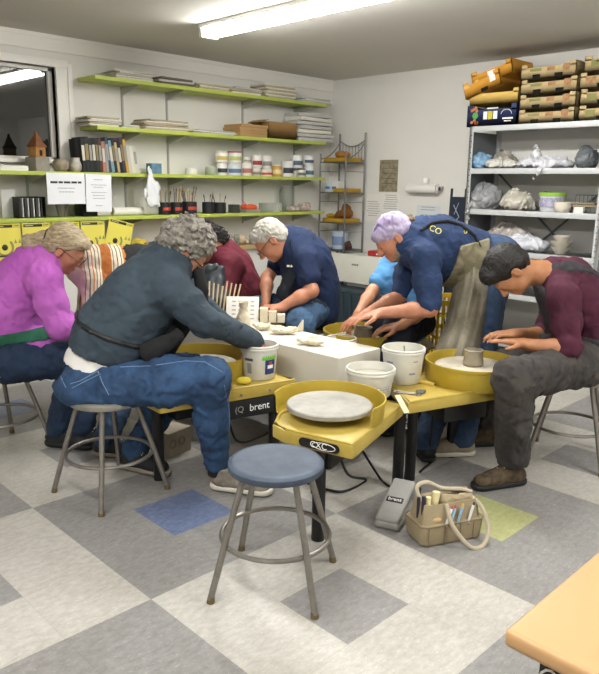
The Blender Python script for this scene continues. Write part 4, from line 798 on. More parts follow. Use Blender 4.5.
# folded navy chair leaning by the shelving
ly = sY(457, 1.1, 4.2); t = thing('folding_chair', 'folded navy camp chair standing between the notices and the steel shelving', 'folding chair', (4.2, (sY(449, 1.1, 4.2)+sY(466, 1.1, 4.2))/2, 0), 0)
MB().b2((-.02, -.075, .40), (.02, .075, 1.27)).build('fabric', mat('navy_fabric', '1b2436', .8, bump=.2), t, bevel=.015)
for s in (-1, 1): MB().tube([(-.0, s*.07, 0), (-.03, s*.07, .6), (0, s*.072, 1.34)], .011, 10).build('leg', M_blkp, t)
m = MB(); m.tube([(-.024, .03, 1.2), (-.024, -.03, 1.1), (-.024, .02, 1.04)], .004, 6); m.tube([(-.024, -.02, 1.22), (-.024, .02, 1.12)], .003, 6); m.build('stitched_mark', mat('mark_grey', '9aa2ad', .7), t); MB().cone((-.03, .02, .9), (-.03, .0, 1.05), .008, .008, 8).build('yellow_strap', mat('strap_yellow', 'a39a52', .7), t)
# yellow perforated crates
M_ybas = mat('yellow_basket', 'd9b21d', .45)
def basket(label, c, w, d, h, rz, cols=7, rows=5):
    t = thing('plastic_basket', label, 'basket', c, rz, 'yellow baskets stacked behind the canvas apron'); m = MB(); e = .006
    m.b2((-w/2, -d/2, 0), (w/2, d/2, .006))
    for (ax_, L, o) in (('x', w, -d/2), ('x', w, d/2), ('y', d, -w/2), ('y', d, w/2)):
        n = cols if ax_ == 'x' else 5
        for k in range(n+1):
            p = -L/2+L*k/n
            a = (p-.006, o-e/2, 0) if ax_ == 'x' else (o-e/2, p-.006, 0); b = (p+.006, o+e/2, h) if ax_ == 'x' else (o+e/2, p+.006, h); m.b2(a, b)
        for k in range(rows+1):
            z = h*k/rows; a = (-L/2, o-e/2, z-.006) if ax_ == 'x' else (o-e/2, -L/2, z-.006); b = (L/2, o+e/2, z+.006) if ax_ == 'x' else (o+e/2, L/2, z+.006); m.b2(a, b)
    m.build('lattice', M_ybas, t); m = MB()
    for s in (-1, 1): m.b2((-w/2-.012, s*d/2-.008, h-.02), (w/2+.012, s*d/2+.008, h+.006)); m.b2((s*w/2-.008, -d/2, h-.02), (s*w/2+.008, d/2, h+.006))
    m.build('rim', M_ybas, t)
bp = at(443, 352, 4.25); bp.z = 0; yaw_ = math.atan2(RH.y, RH.x)
basket('yellow basket, lower of two behind the canvas apron', (bp.x, bp.y, 0), .20, .26, .36, yaw_+.2); basket('yellow lattice basket, upper of two behind the canvas apron', (bp.x, bp.y, .36), .21, .27, .35, yaw_+.2)
# ================================================================ THINGS ON THE WHEELS AND THE TABLE
M_bucket = mat('white_bucket', 'd8d7d0', .4, col2='c4c2b8', vscale=5)
def bucket(c, r, h, label, water=True, taper=.86, lab=None, n=48, grid=False, blue=None):
    t = thing('plastic_bucket', label, 'bucket', c, 0, None); r0 = r*taper
    b = MB().lathe((0, 0, 0), [(0, 0), (r0-.004, 0), (r0, .005), (r, h-.022), (r+.005, h-.022), (r+.005, h-.014), (r+.002, h-.012), (r+.005, h-.004), (r+.002, h), (r-.004, h), (r-.005, h-.02), (r0-.006, .008), (0, .008)], n).build('body', M_bucket, t)
    if water: MB().lathe((0, 0, 0), [(0, h*.72), (r0+(r-r0)*.72-.004, h*.72), (0, h*.72-.004)], n).build('clay_water', mat('clay_water', 'a7a294', .6), t)
    return t, r0
vd = lambda c: math.atan2(CAM[1]-c[1], CAM[0]-c[0])
def wrap(t, r0, r, h, z0, z1, a0, a1, m, name, off=.0012):
    rr_ = lambda z: r0+(r-r0)*z/h+off
    return MB().lathe((0, 0, 0), [(rr_(z0)-.0008, z0), (rr_(z0), z0), (rr_(z1), z1), (rr_(z1)-.0008, z1)], 14, a0, a1).build(name, m, t)
c = (1.005, .60, .459); t, r0 = bucket(c, .088, .165, 'white bucket with a blue and green label under the grey sleeve'); v = vd(c)
wrap(t, r0, .088, .165, .10, .125, v+.15, v+1.15, mat('label_green', '6fb63e', .6), 'green_label'); l = wrap(t, r0, .088, .165, .03, .10, v+.35, v+1.05, mat('label_navy', '24366e', .6), 'blue_label')
wrap(t, r0, .088, .165, .058, .075, v+.5, v+.9, M_wht, 'label_print', .0018); wrap(t, r0, .088, .165, .078, .092, v+.6, v+.8, M_red, 'label_emblem', .0018); wrap(t, r0, .088, .165, .035, .085, v-.75, v-.45, mat('barcode_grey', '8d8f92', .6), 'barcode'); wrap(t, r0, .088, .165, .095, .108, v-.9, v-.35, mat('dark_print', '4a4e58', .6), 'dark_print')
c = (1.185, .062, .459); t, r0 = bucket(c, .105, .125, 'wide white bucket with small blue print between the two front wheels'); v = vd(c)
mm = MB()
for k in range(6):
    for j in range(13):
        if R.random() < .75:
            a = v-1.0+j*.16; z = .03+k*.012; rr_ = r0+(.105-r0)*z/.125+.0012; mm.lathe((0, 0, 0), [(rr_-.0006, z), (rr_, z), (rr_, z+.004), (rr_-.0006, z+.004)], 2, a, a+.11)
mm.build('small_print', mat('print_slate', '8086a8', .6), t)
c = (1.47, .10, .459); t, r0 = bucket(c, .098, .165, 'white bucket with blue print standing behind the tools on the right-hand wheel'); v = vd(c)
for z, a0, a1 in ((.10, -.9, -.5), (.085, -.9, -.6), (.115, .3, .75), (.05, .35, .7), (.07, -.9, -.75)): wrap(t, r0, .098, .165, z, z+.009, v+a0, v+a1, mat('print_slate', '8086a8', .6), 'blue_print')
wrap(t, r0, .098, .165, .11, .124, v+.5, v+.8, mat('label_navy', '24366e', .6), 'blue_patch'); MB().tube([(-.05, -.06, .05), (.03, .02, .16)], .004, 6).build('stir_stick', M_steel, t)
c = (1.60, .745, .459); bucket((1.615, .625, .42), .08, .14, 'low white bucket at the left edge of the standing person\'s wheel')
M_sp = mat('yellow_sponge', 'c9b437', .8, bump=.4, bscale=200)
def sponge(c, label, m=M_sp, r=(.038, .026, .018)):
    Sb = Sdf(.004); Sb.el(V(c)+V(0, 0, r[2]*.9), r, Matrix.Rotation(yaw_, 3, 'Z')); Sb.noise(.001, 80, 2); Sb.cut(V(c)+V(0, 0, .001), (0, 0, -1)); return tag(Sb.mesh('sponge', m), label, 'sponge')
p = atz(244, 384, .459); sponge(p, 'yellow sponge in front of the blue-labelled bucket', r=(.036, .026, .018)); p = atz(426, 384, .459); tag(boxthing('wooden_rib', 'yellow wooden rib on the right-hand wheel beside the bucket', 'tool', p, (.09, .022, .014), mat('yellow_rib', 'c7ab52', .6), yaw_-.75, .004))
# loose metal tools and stick
p = atz(413, 393, .4585)
for k, (a, L) in enumerate(((-.5, .12), (-.65, .13), (-.35, .10))):
    c0 = p+dirv(-.6, 0, -.3)*(.02+.012*k)+V(0, 0, .004); dd = Matrix.Rotation(yaw_+a+.1, 3, 'Z') @ V(1, 0, 0); t = thing('trimming_tool', ('long metal trimming tool lying nearest the bucket', 'metal trimming tool lying in the middle of the three', 'short metal trimming tool lying nearest the deck edge')[k], 'tool', c0, 0, 'metal tools on the right-hand wheel')
    MB().cone(-dd*L/2, dd*L*.3, .0035, .003, 10).build('shaft', M_steel, t); MB().ring(dd*(L*.3+.012), .012, .0016, 16, 6).build('loop', M_steel, t)
blob('steel_scrub', 'wad of steel wire loops on the right-hand wheel deck', 'scourer', p+dirv(.6, 0, 0)*.035, (.035, .022, .008), mat('dark_wire', '6c6a60', .5, .5, bump=.8, bscale=180), 6, A=.004, f=90, vox=.004)
wa = atz(401, 402, .467); wd2 = dirv(.25, 0, -.9); wd2.z = -.42; wd2.normalize(); o = MB().box((0, 0, 0), (.115, .024, .004)).build('wooden_stick', mat('pale_wood', 'cdbd9a', .6), bevel=.001)
xx = V(wd2); o.matrix_world = frameM(atz(402, 404, .478), xx, (dirv(1, 0, 0))); tag(o, 'flat pale wooden stick leaning over the edge of the empty wheel deck', 'stick')
# clay on wheels
Pc = V(Cc[0], Cc[1], 0); zc = .515
bt_ = MB().lathe((Pc.x, Pc.y, zc), [(0, 0), (.178, 0), (.18, .003), (.18, .014), (.176, .016), (0, .016)], 48).build('throwing_bat', mat('slip_wet_bat', 'c9c3b4', .45, col2='a59c88', vscale=11)); tag(bt_, 'round pale bat with clay smears on the right-hand wheel', 'bat')
vessel('clay_pot', 'small grey clay cylinder on the right-hand wheel', 'pot', (Pc.x, Pc.y, zc+.0165), [(.044, 0), (.05, .01), (.046, .03), (.043, .06), (.046, .075), (.042, .078)], M_clay)
Pd = V(1.87, .69, 0); vessel('clay_pot', 'low pale clay cylinder under the hands on the back wheel', 'pot', (Pd.x, Pd.y, .5145), [(.05, 0), (.056, .01), (.052, .035), (.05, .05), (.054, .058)], M_slip)
Pb = V(.84, .83, 0); 0 and blob('clay_lump', 'grey clay lump on the left-hand wheel behind the knee', 'clay', (Pb.x, Pb.y, .514), (.055, .055, .04), M_clay, 9, A=.003, f=30)
Pe = V(1.77, 1.34, 0); blob('clay_lump', 'clay lump under the white-haired man\'s hands', 'clay', (Pe.x, Pe.y, .514), (.05, .05, .045), M_clay, 4, A=.003, f=30)
# sticks in a block, tile sheet, clay castle and shards on the white table
TZ = .573
def onT(px, py, z=TZ): return atz(px, py, z)
b0 = V(1.42, 1.40, TZ); t = thing('stick_holder', 'block holding a fan of upright wooden dowels on the white table', 'stand', (1.42, 1.42, TZ), 0)
MB().box((0, 0, .02), (.20, .05, .04), yaw_).build('base', M_blkp, t, bevel=.004)
for k in range(8):
    top = at(209.5+k*4.45, (281, 283, 284, 286, 281, 283, 284, 284)[k], 4.15) - V(1.42, 1.42, TZ); base = RH*(-.075+k*.022)+V(0, 0, .04)
    MB().cone(base, top, .005, .005, 8).build('dowel', mat('dowel_wood', 'cbb894', .6), t)
g = onT(243, 322); t = thing('texture_board', 'white tilted tile board with rows of marks behind the clay tower', 'board', g, 0); Mx = frameM((0, 0, 0), RH, (FH*.35+UP).normalized())
def plate(m, cx, cy, w, h, z0, z1): 
    vs = [Mx @ V(cx+sx*w/2, cy+sy*h/2, z) for z in (z0, z1) for sx, sy in ((-1, -1), (1, -1), (1, 1), (-1, 1))]; m.add(vs, [(3, 2, 1, 0), (4, 5, 6, 7), (0, 1, 5, 4), (1, 2, 6, 5), (2, 3, 7, 6), (3, 0, 4, 7)])
m = MB(); plate(m, -.005, .07, .19, .16, -.004, .004); m.build('board', M_paper, t, bevel=.001); m = MB()
for i in range(5):
    for j in range(4): plate(m, -.055+j*.036, .02+i*.025, .022, .008, .004, .0052)
m.build('marks', mat('board_marks', 'a9a6a0', .7), t)
M_bisq = mat('bisque_clay', 'c9bda0', .8, col2='ddd4bf', vscale=12)
g = onT(243, 338); t = thing('clay_tower', 'lumpy pale clay tower beside the bucket on the white table', 'sculpture', (0, 0, 0)); Sb = Sdf(.005)
Sb.rc(g+V(0, 0, .02), g+V(0, 0, .10), .06, .036); Sb.rc(g+V(0, 0, .09), g+V(.005, 0, .155), .034, .022); Sb.el(g+RH*.05+V(0, 0, .02), (.05, .04, .03)); Sb.el(g-RH*.05+V(0, 0, .015), (.04, .04, .022)); Sb.noise(.004, 50, 4, ridge=True); Sb.cut(g+V(0, 0, .001), (0, 0, -1)); Sb.mesh('body', M_bisq, t)
MB().lathe(g+V(.005, 0, .155), [(.0, 0), (.02, 0), (.026, .035), (.021, .035), (.015, .008), (0, .008)], 14).build('cup_top', M_bisq, t)
def shard(px, py, w, label, seed, nme='clay_piece', h=.05, rz=0.):
    g = onT(px, py); Sb = Sdf(.005); Mr = Matrix.Rotation(yaw_+rz, 3, 'Z'); Sb.el(g+V(0, 0, h*.5), (w/2, .035, h*.55), Mr); Sb.el(g+Mr @ V(0, -.006, h*1.05), (w/2*.85, .03, h*.55), Mr, op='s', k=.01); Sb.noise(.005, 40, seed, ridge=True); Sb.cut(g+V(0, 0, .001), (0, 0, -1)); tag(Sb.mesh(nme, M_bisq), label, 'clay piece')
shard(262, 330, .10, 'small block of stacked pale tiles behind the clay tower', 3, h=.05); 
g = onT(267, 322); t = thing('tile_stack', 'little stacked cream tile blocks right of the tilted board', 'tiles', g, yaw_); [MB().b2((-.04+.05*i, -.025, .0+.0*i), (.005+.05*i, .025, .085-.018*i)).build('tile', M_bisq, t, bevel=.003) for i in range(3)]
shard(284, 334, .16, 'pale scooped clay piece with a raised corner on the white table', 5, h=.05); shard(311, 345, .15, 'pale boat-shaped clay piece nearest the end of the white table', 6, h=.045, rz=-.4)
Sb = Sdf(.005); g = onT(300, 331); Sb.rc(g+V(0, 0, .01), g+V(.0, 0, .06)+RH*.015, .02, .006); tag(Sb.mesh('clay_piece', M_bisq), 'small pointed clay piece standing between the two scooped ones', 'clay piece')
# ================================================================ CANVAS TOOL BAG
M_canv = mat('khaki_canvas', '95876b', .9, var=.1, vscale=12, bump=.3, bscale=220); M_canv2 = mat('canvas_strap', 'b3a892', .9, bump=.3, bscale=220)
bgA = V(.985, -.345, 0); bgB = V(.975, -.50, 0); bgC = V(1.20, -.545, 0)
ba = thing('tool_bag', 'khaki canvas tool bag full of pottery tools on the floor', 'bag', (1.09, -.42, 0), 0); O_ = V(1.09, -.42, 0)
bd = RH*.93+FH*.35; bd.normalize(); bn = V(-bd.y, bd.x, 0); HB = .165
def bagprof(w, d, z): return [O_*0+bd*(sx*w)+bn*(sy*d)+V(0, 0, z) for sx, sy in ((-1, -.8), (-.85, -1), (.85, -1), (1, -.8), (1, .8), (.85, 1), (-.85, 1), (-1, .8))]
rings = [bagprof(.125, .062, .0), bagprof(.135, .07, .01), bagprof(.142, .074, .085), bagprof(.138, .072, .088), bagprof(.128, .062, .09), bagprof(.118, .05, HB), bagprof(.112, .045, HB), bagprof(.12, .052, .09), bagprof(.12, .055, .012)]
m = MB(); vs = [p for r in rings for p in r]; n8 = 8; fs = [tuple(range(8))[::-1]]+[(j*8+i, j*8+(i+1) % 8, (j+1)*8+(i+1) % 8, (j+1)*8+i) for j in range(len(rings)-1) for i in range(8)]+[tuple(range((len(rings)-1)*8, len(rings)*8))]
m.add(vs, fs); bo = m.build('body', M_canv, ba, bevel=.006)
m = MB()
for k in (-.8, -.3, .2, .62): m.b2((0, 0, 0), (.001, .001, .001)); m.tube([bd*(k*.14)-bn*.0745+V(0, 0, .008), bd*(k*.142)-bn*.0765+V(0, 0, .084)], .0018, 5)
m.tube([p+V(0, 0, .001) for p in bagprof(.142, .0745, .086)], .0026, 6, True); m.build('seam', mat('seam_khaki', '7c6d53', .9), bo)
MB().tube(spline([bd*.10-bn*.03+V(0, 0, HB), bd*.13-bn*.06+V(0, 0, .13), bd*.14-bn*.10+V(0, 0, .06), bd*.10-bn*.13+V(0, 0, .008), bd*.04-bn*.13+V(0, 0, .010), bd*-.02-bn*.09+V(0, 0, .09), bd*-.03-bn*.055+V(0, 0, HB)]), .009, 8).build('strap', M_canv2, ba)
MB().tube(spline([bd*-.11+V(0, 0, HB-.005), bd*-.12+bn*.02+V(0, 0, .215), bd*-.07+bn*.03+V(0, 0, .225), bd*.0+bn*.03+V(0, 0, .19), bd*.07+bn*.01+V(0, 0, .185), bd*.12+V(0, 0, .17)]), .009, 8).build('strap', M_canv2, ba)
Sb = Sdf(.005); b_ = lambda a, b, c: O_+bd*a+bn*b+V(0, 0, c)
Sb.rc(b_(-.02, -.02, HB), b_(.10, -.025, HB-.005), .022, .018, k=.02); Sb.rc(b_(-.10, .03, HB), b_(.11, .03, HB), .014, .016, k=.02); Sb.noise(.004, 45, 8, ridge=True)
o = Sb.mesh('flap', M_canv, ba); o.location = -O_
def tool(label, cat, name, a, b, z0, z1, r0, r1, m, tip=None, lean=(0, 0)):
    t = thing(name, label, cat, O_+bd*a+bn*b+V(0, 0, z0), 0, 'tools standing in the canvas bag pockets'); e = V(0, 0, z1-z0)+bd*lean[0]+bn*lean[1]
    MB().cone((0, 0, 0), e, r0, r1, 14).build('handle', m, t, bevel=.0015)
    if tip: MB().cone(e, e+e.normalized()*.012, r1*.9, r1*.5, 12).build('end_cap', tip, t); MB().cone(-e.normalized()*.02, (0, 0, 0), r0*.5, r0, 12).build('tip', tip, t)
M_cream = mat('cream_handle', 'd6cb9c', .5); tool('thick cream wooden handle, taller of two in the bag', 'tool', 'pottery_tool', -.065, -.02, .10, .205, .013, .015, M_cream, lean=(.01, .0)); tool('thick cream wooden handle, shorter of two in the bag', 'tool', 'pottery_tool', -.092, -.025, .10, .19, .010, .011, M_cream)
cc = {'red': 'b8504a', 'pale blue': '8fb0c9', 'white': 'dcdcd8', 'yellow': 'd0a93a', 'dark': '2b2b2e'}
for k, (a, c1, c2, l) in enumerate(((-.035, 'white', 'red', 'white and red marker pen in the front pocket of the bag'), (-.018, 'pale blue', 'red', 'pale blue marker pen beside the red-tipped one in the bag'), (.015, 'pale blue', 'yellow', 'pale blue marker with a yellow tip in the middle front pocket'), (.065, 'white', 'dark', 'white pen with a dark tip in the right front pocket'))):
    tool(l, 'pen', 'marker_pen', a, -.069, .078, .150, .0055, .0055, mat('pen_'+c1, cc[c1], .4), mat('pen_'+c2, cc[c2], .4), lean=(.02, .0))
for k, (a, h) in enumerate(((-.118, .20), (-.124, .185), (-.108, .21))): tool(('purple-black tool handle at the left side of the bag', 'thin dark tool handle at the outer left of the bag', 'tall dark tool handle at the back left of the bag')[k], 'tool', 'pottery_tool', a, -.03+.025*k, .10, h, .006, .007, mat('purple_black', '2c2836', .5))
sponge(O_+bd*-.075-bn*.045+V(0, 0, .088), 'small tan sponge tucked in the left of the canvas bag', mat('tan_sponge2', 'b99c70', .9), r=(.03, .02, .016))
# ================================================================ PEACH TABLE AT THE LOWER RIGHT
wt = thing('work_table', 'peach laminate table at the lower right corner of the photo', 'table', (0, 0, 0)); PX0, PY1, PZ = -.275, -1.40, .74
MB().b2((PX0, PY1-.62, PZ-.028), (PX0+1.25, PY1, PZ)).build('table_top', mat('peach_laminate', 'b58e62', .45, var=.02), wt, bevel=.009, seg=3)
for x in (PX0+.08, PX0+1.17):
    for y in (PY1-.54, PY1-.08): MB().cone((x, y, 0), (x, y, PZ-.028), .016, .016, 14).build('leg', M_steel, wt)
m = MB(); m.b2((PX0+.02, PY1-.5, .58), (PX0+1.2, PY1-.05, .59)); m.b2((PX0+.02, PY1-.054, .58), (PX0+1.2, PY1-.05, PZ-.03)); m.b2((PX0+.018, PY1-.5, .58), (PX0+.022, PY1-.05, PZ-.03)); m.build('under_shelf', M_blkp, wt)
m = MB(); rr = random.Random(2)
for k in range(16):
    u = PY1-.07-.028*k; c = V(PX0+.015, u, .66+rr.uniform(-.02, .02)); m.tube([c+V(0, math.cos(a)*.018*(1-a/9), math.sin(a)*.028*(1-a/9)) for a in [q*.5 for q in range(13)]], .002, 5)
    c = V(PX0+.05+.05*k, PY1-.047, .66+rr.uniform(-.02, .02)); m.tube([c+V(math.cos(a)*.018*(1-a/9), 0, math.sin(a)*.028*(1-a/9)) for a in [q*.5 for q in range(13)]], .002, 5)
m.build('scroll_pattern', M_wht, wt)
# ================================================================ PEOPLE
def skinmat(n, c, c2): return mat('skin_'+n, c, .5, col2=c2, vscale=14)
def denim(n, c, c2): return mat('denim_'+n, c, .85, col2=c2, vscale=9, bump=.25, bscale=300)
def cloth(n, c, c2=None, b=.15): return mat('cloth_'+n, c, .9, col2=c2, var=.05, vscale=6, bump=b, bscale=250)
def axes(F, U): F = V(F).normalized(); U = (V(U)-F*V(U).dot(F)).normalized(); return F, U, F.cross(U)     # forward, up, right
def head_sdf(S, C, F, U, s=1., beard=0.):
    F, U, X = axes(F, U); C = V(C); M = Matrix((X, F, U)).transposed(); q = lambda x, y, z: C+(X*x+F*y+U*z)*s
    S.el(q(0, -.012, .028), (.074*s, .094*s, .085*s), M, k=.02); S.el(q(0, .028, -.03), (.060*s, .060*s, .082*s), M, k=.03)
    S.el(q(0, .03, -.078), (.046*s, .048*s, .034*s), M, k=.025); S.el(q(0, .073, -.092), (.018*s, .016*s, .015*s), M, k=.02)
    S.rc(q(-.03, .08, .016), q(.03, .08, .016), .012*s, k=.015)
    for x in (-1, 1):
        S.el(q(x*.034, .058, -.03), (.022*s, .022*s, .022*s), M, k=.02); S.el(q(x*.03, .098, -.002), (.017*s, .014*s, .012*s), M, k=.012, op='s')
        S.el(q(x*.030, .079, -.003), (.013*s, .011*s, .011*s), M, k=.004)
        S.el(q(x*.077, -.008, -.014), (.010*s, .019*s, .031*s), M, k=.008); S.el(q(x*.086, -.004, -.012), (.006*s, .010*s, .018*s), M, k=.006, op='s')
    S.rc(q(0, .088, .004), q(0, .110, -.030), .009*s, .013*s, k=.012); S.rc(q(-.010, .098, -.034), q(.010, .098, -.034), .009*s, k=.008)
    S.rc(q(-.016, .088, -.060), q(.016, .088, -.060), .0075*s, k=.006); S.rc(q(-.014, .086, -.071), q(.014, .086, -.071), .008*s, k=.006); S.rc(q(-.02, .098, -.0655), q(.02, .098, -.0655), .003*s, k=.004, op='s')
    return q, M, (F, U, X)
def hand_sdf(S, W, D, N, side, curl=.35, spread=.06, s=1.):
    # W wrist, D towards fingers, N palm normal, side = +1/-1 which side the thumb leaves
    D = V(D).normalized(); N = (V(N)-D*V(N).dot(D)).normalized(); X = D.cross(N)*side; W = V(W)
    S.rc(W-D*.01, W+D*.03*s, .026*s, .030*s, k=.02, flat=(N, .68)); S.rc(W+D*.03*s+X*.012*s, W+D*.078*s+X*.014*s, .027*s, .026*s, k=.015, flat=(N, .5)); S.rc(W+D*.03*s-X*.010*s, W+D*.074*s-X*.016*s, .027*s, .024*s, k=.015, flat=(N, .5))
    for i, (o, L, st_) in enumerate(((.030, .074, .084), (.010, .082, .088), (-.010, .076, .086), (-.029, .060, .078))):
        p = W+D*st_*s+X*o*s; a = 0.; d0 = (D+X*spread*(1.5-i)).normalized(); r = (.0092, .0095, .009, .008)[i]
        prev = W+D*.06*s+X*o*.8*s
        S.rc(prev, p, r*1.1*s, r*s, k=.008)
        for j, f in enumerate((.45, .3, .25)):
            a += curl*(.6, 1.0, .8)[j]*(1+.12*i); dd = d0*math.cos(a)+N*math.sin(a); e = p+dd*L*f*s; S.rc(p, e, r*s*(1-.08*j), r*s*(.92-.1*j), k=.003); p = e
    t0 = W+D*.022*s+X*.022*s; t1 = t0+(D*.55+X*.75+N*.25).normalized()*.042*s; t2 = t1+(D*.85+X*.35+N*.3).normalized()*.030*s; t3 = t2+(D*.95+X*.1+N*.35).normalized()*.024*s
    S.rc(t0, t1, .015*s, .0115*s, k=.012); S.rc(t1, t2, .0115*s, .010*s, k=.003); S.rc(t2, t3, .010*s, .008*s, k=.003)
def torso_sdf(S, T, F, grow=0., k=.05):
    for (a, wa, da), (b, wb, db) in zip(T, T[1:]):
        S.rc(a, b, wa+grow, wb+grow, k=k, flat=(F, ((da+grow)/(wa+grow)+(db+grow)/(wb+grow))/2))
def shoe(t, ank, toe, up_m, sole_m, name='shoe', L=.27, boot=False, label=None, tilt=0.):
    toe = V(toe[0], toe[1], 0).normalized(); A_ = V(ank[0], ank[1], 0); sd = V(-toe.y, toe.x, 0); zb = max(ank[2]-.095, 0.) if boot is False else 0.
    g = A_-toe*.06+V(0, 0, zb); S = Sdf(.005)
    S.rc(g+toe*.03+V(0, 0, .045), g+toe*(L-.06)+V(0, 0, .032), .040, .042, k=.02, flat=(UP, .85)); S.rc(g+toe*.05+V(0, 0, .05), g+toe*.055+V(0, 0, .10+(.035 if boot else 0)), .040, .042, k=.03); S.rc(g+toe*.09+V(0, 0, .075), g+toe*.17+V(0, 0, .045), .034, .034, k=.03)
    S.cut(g+V(0, 0, .022), -UP); S.cut(g+V(0, 0, .105+(.045 if boot else 0)), UP); S.noise(.0015, 60, 3)
    o = S.mesh(name, up_m, t)
    if label: o['label'] = label
    S2 = Sdf(.005); S2.rc(g+toe*.025+V(0, 0, .02), g+toe*(L-.052)+V(0, 0, .02), .043, .047, k=.01); S2.cut(g+V(0, 0, .001), -UP); S2.cut(g+V(0, 0, .026), UP); S2.mesh('sole', sole_m, o)
    m = MB()
    for k in range(5):
        c = g+toe*(.10+.022*k)+V(0, 0, .112-.011*k+(.01 if boot and k < 2 else 0)); m.tube([c-sd*.026-V(0, 0, .014), c+V(0, 0, .002), c+sd*.026-V(0, 0, .014)], .0028, 6)
    m.build('laces', M_lace, o)
    return o
M_lace = mat('lace', 'b9b4a6', .8); M_eye = mat('eye_dark', '2a211c', .2); M_frame = mat('spectacle_frame', '1d1b1c', .3)
M_gl = mat('spectacle_lens', 'cfd4d4', .05, alpha=.25)
def glasses(t, q, ax3, s=1., m=None):
    F, U, X = ax3; g = MB(); m = m or M_frame
    for x in (-1, 1):
        c = q(x*.034, .106, -.006); g.tube([c+(X*math.cos(a)*.024+U*math.sin(a)*.018)*s for a in [2*PI*i/18 for i in range(18)]], .0018, 6, True)
        g.tube([q(x*.058, .10, .0), q(x*.078, .05, .003), q(x*.084, -.012, .006), q(x*.084, -.028, -.012)], .002, 6)
    g.tube([q(-.011, .109, -.002), q(0, .112, .001), q(.011, .109, -.002)], .0018, 6); o = g.build('glasses', m, t)
    for x in (-1, 1): MB().lathe(q(x*.034, .106, -.006), [(0, .0004), (.022*s, 0), (0, -.0004)], 18, axis=F).build('lens', M_gl, o)
def band(S, nprims, vox, off, p, n, w, name, m, parent, clip=()):
    B_ = Sdf(vox); B_.p = S.p[:nprims] if nprims else list(S.p); B_.ns = list(S.ns); B_.off = off; n = V(n).normalized(); B_.cut(V(p)+n*w/2, n); B_.cut(V(p)-n*w/2, -n)
    for a, b in clip: B_.cut(a, b)
    return B_.mesh(name, m, parent)
def person(label, base, skin, head, T, TF, arms, legs, vox=.006, s=1., neck=None, group=None):
    t = thing('person', label, 'person', (0, 0, 0)); S = Sdf(vox)
    C, F, U = head; q, M, a3 = head_sdf(S, C, F, U, s)
    nb = V(neck) if neck is not None else V(T[-1][0]); S.rc(q(0, -.03, -.05), nb, .052*s, .062*s, k=.03); S.rc(nb, T[-1][0], .06, .07, k=.03)
    torso_sdf(S, T, TF, -.022)
    for (sh, el, wr, hd) in arms:
        S.rc(V(T[-1][0]).lerp(V(sh), .5), sh, .045, .038, k=.02); S.rc(sh, el, .038*s, .038*s, k=.02); S.rc(el, V(el).lerp(V(wr), .35), .038*s, .040*s, k=.02); S.rc(V(el).lerp(V(wr), .35), wr, .040*s, .026*s, k=.02)
        if hd: hand_sdf(S, wr, *hd)
    for (hp, kn, an) in legs:
        S.rc(hp, kn, .07, .052, k=.03); S.rc(kn, an, .05, .035, k=.03)
        S.rc(an, V(an)-V(0, 0, .05), .032, .032, k=.01)
    b = S.mesh('body', skin, t)
    for x in (-1, 1): MB().lathe(q(x*.030, .0865, -.004), [(0, .0042*s), (.004*s, .0036*s), (.006*s, .001*s), (.006*s, -.002)], 12, axis=a3[0]).build('eye', M_eye, b)
    return t, q, M, a3
def garment(name, m, parent, vox, T=None, TF=None, grow=0., sleeves=(), legs=(), noise=(.004, 16), cuts=(), extra=None, seed=1, k=.05):
    S = Sdf(vox)
    if T: torso_sdf(S, T, TF, grow, k)
    if extra: extra(S)
    for pts in [([(V(T[-1][0]).lerp(V(p[0][0]), .35), .075)] if T else [])+list(p) for p in sleeves]+list(legs):
        for (a, ra), (b, rb) in zip(pts, pts[1:]): S.rc(a, b, ra, rb, k=.03)
    if noise: S.noise(noise[0]*1.1, noise[1], seed, ridge=True, warp=.8); S.noise(noise[0]*.6, noise[1]*2.3, seed+50, ridge=True, warp=1.)
    for p, n in cuts: S.cut(p, n)
    return S, S.mesh(name, m, parent)
def hair(name, m, parent, q, M, parts, subs=(), A=.004, f=60, vox=.005, s=1., axis=None, seed=2):
    S = Sdf(vox)
    for (x, y, z), r in parts: S.el(q(x, y, z), [v*s for v in r], M, k=.025)
    for (x, y, z), r in subs: S.el(q(x, y, z), [v*s for v in r], M, k=.012, op='s')
    S.noise(A, f, seed, ridge=True, axis=axis); return S.mesh(name, m, parent)
CAP = [((0, -.022, .034), (.084, .096, .088)), ((0, -.055, -.01), (.076, .062, .075))]
FACE = [((0, .10, -.04), (.082, .085, .095)), ]
EARS = [((.09, .0, -.022), (.03, .022, .03)), ((-.09, .0, -.022), (.03, .022, .03))]
s1 = skinmat('fair', 'ab7657', 'c08b6c'); s2 = skinmat('rosy', 'a76d52', 'bd8467'); s3 = skinmat('tan', '9c6846', 'b27f5b')
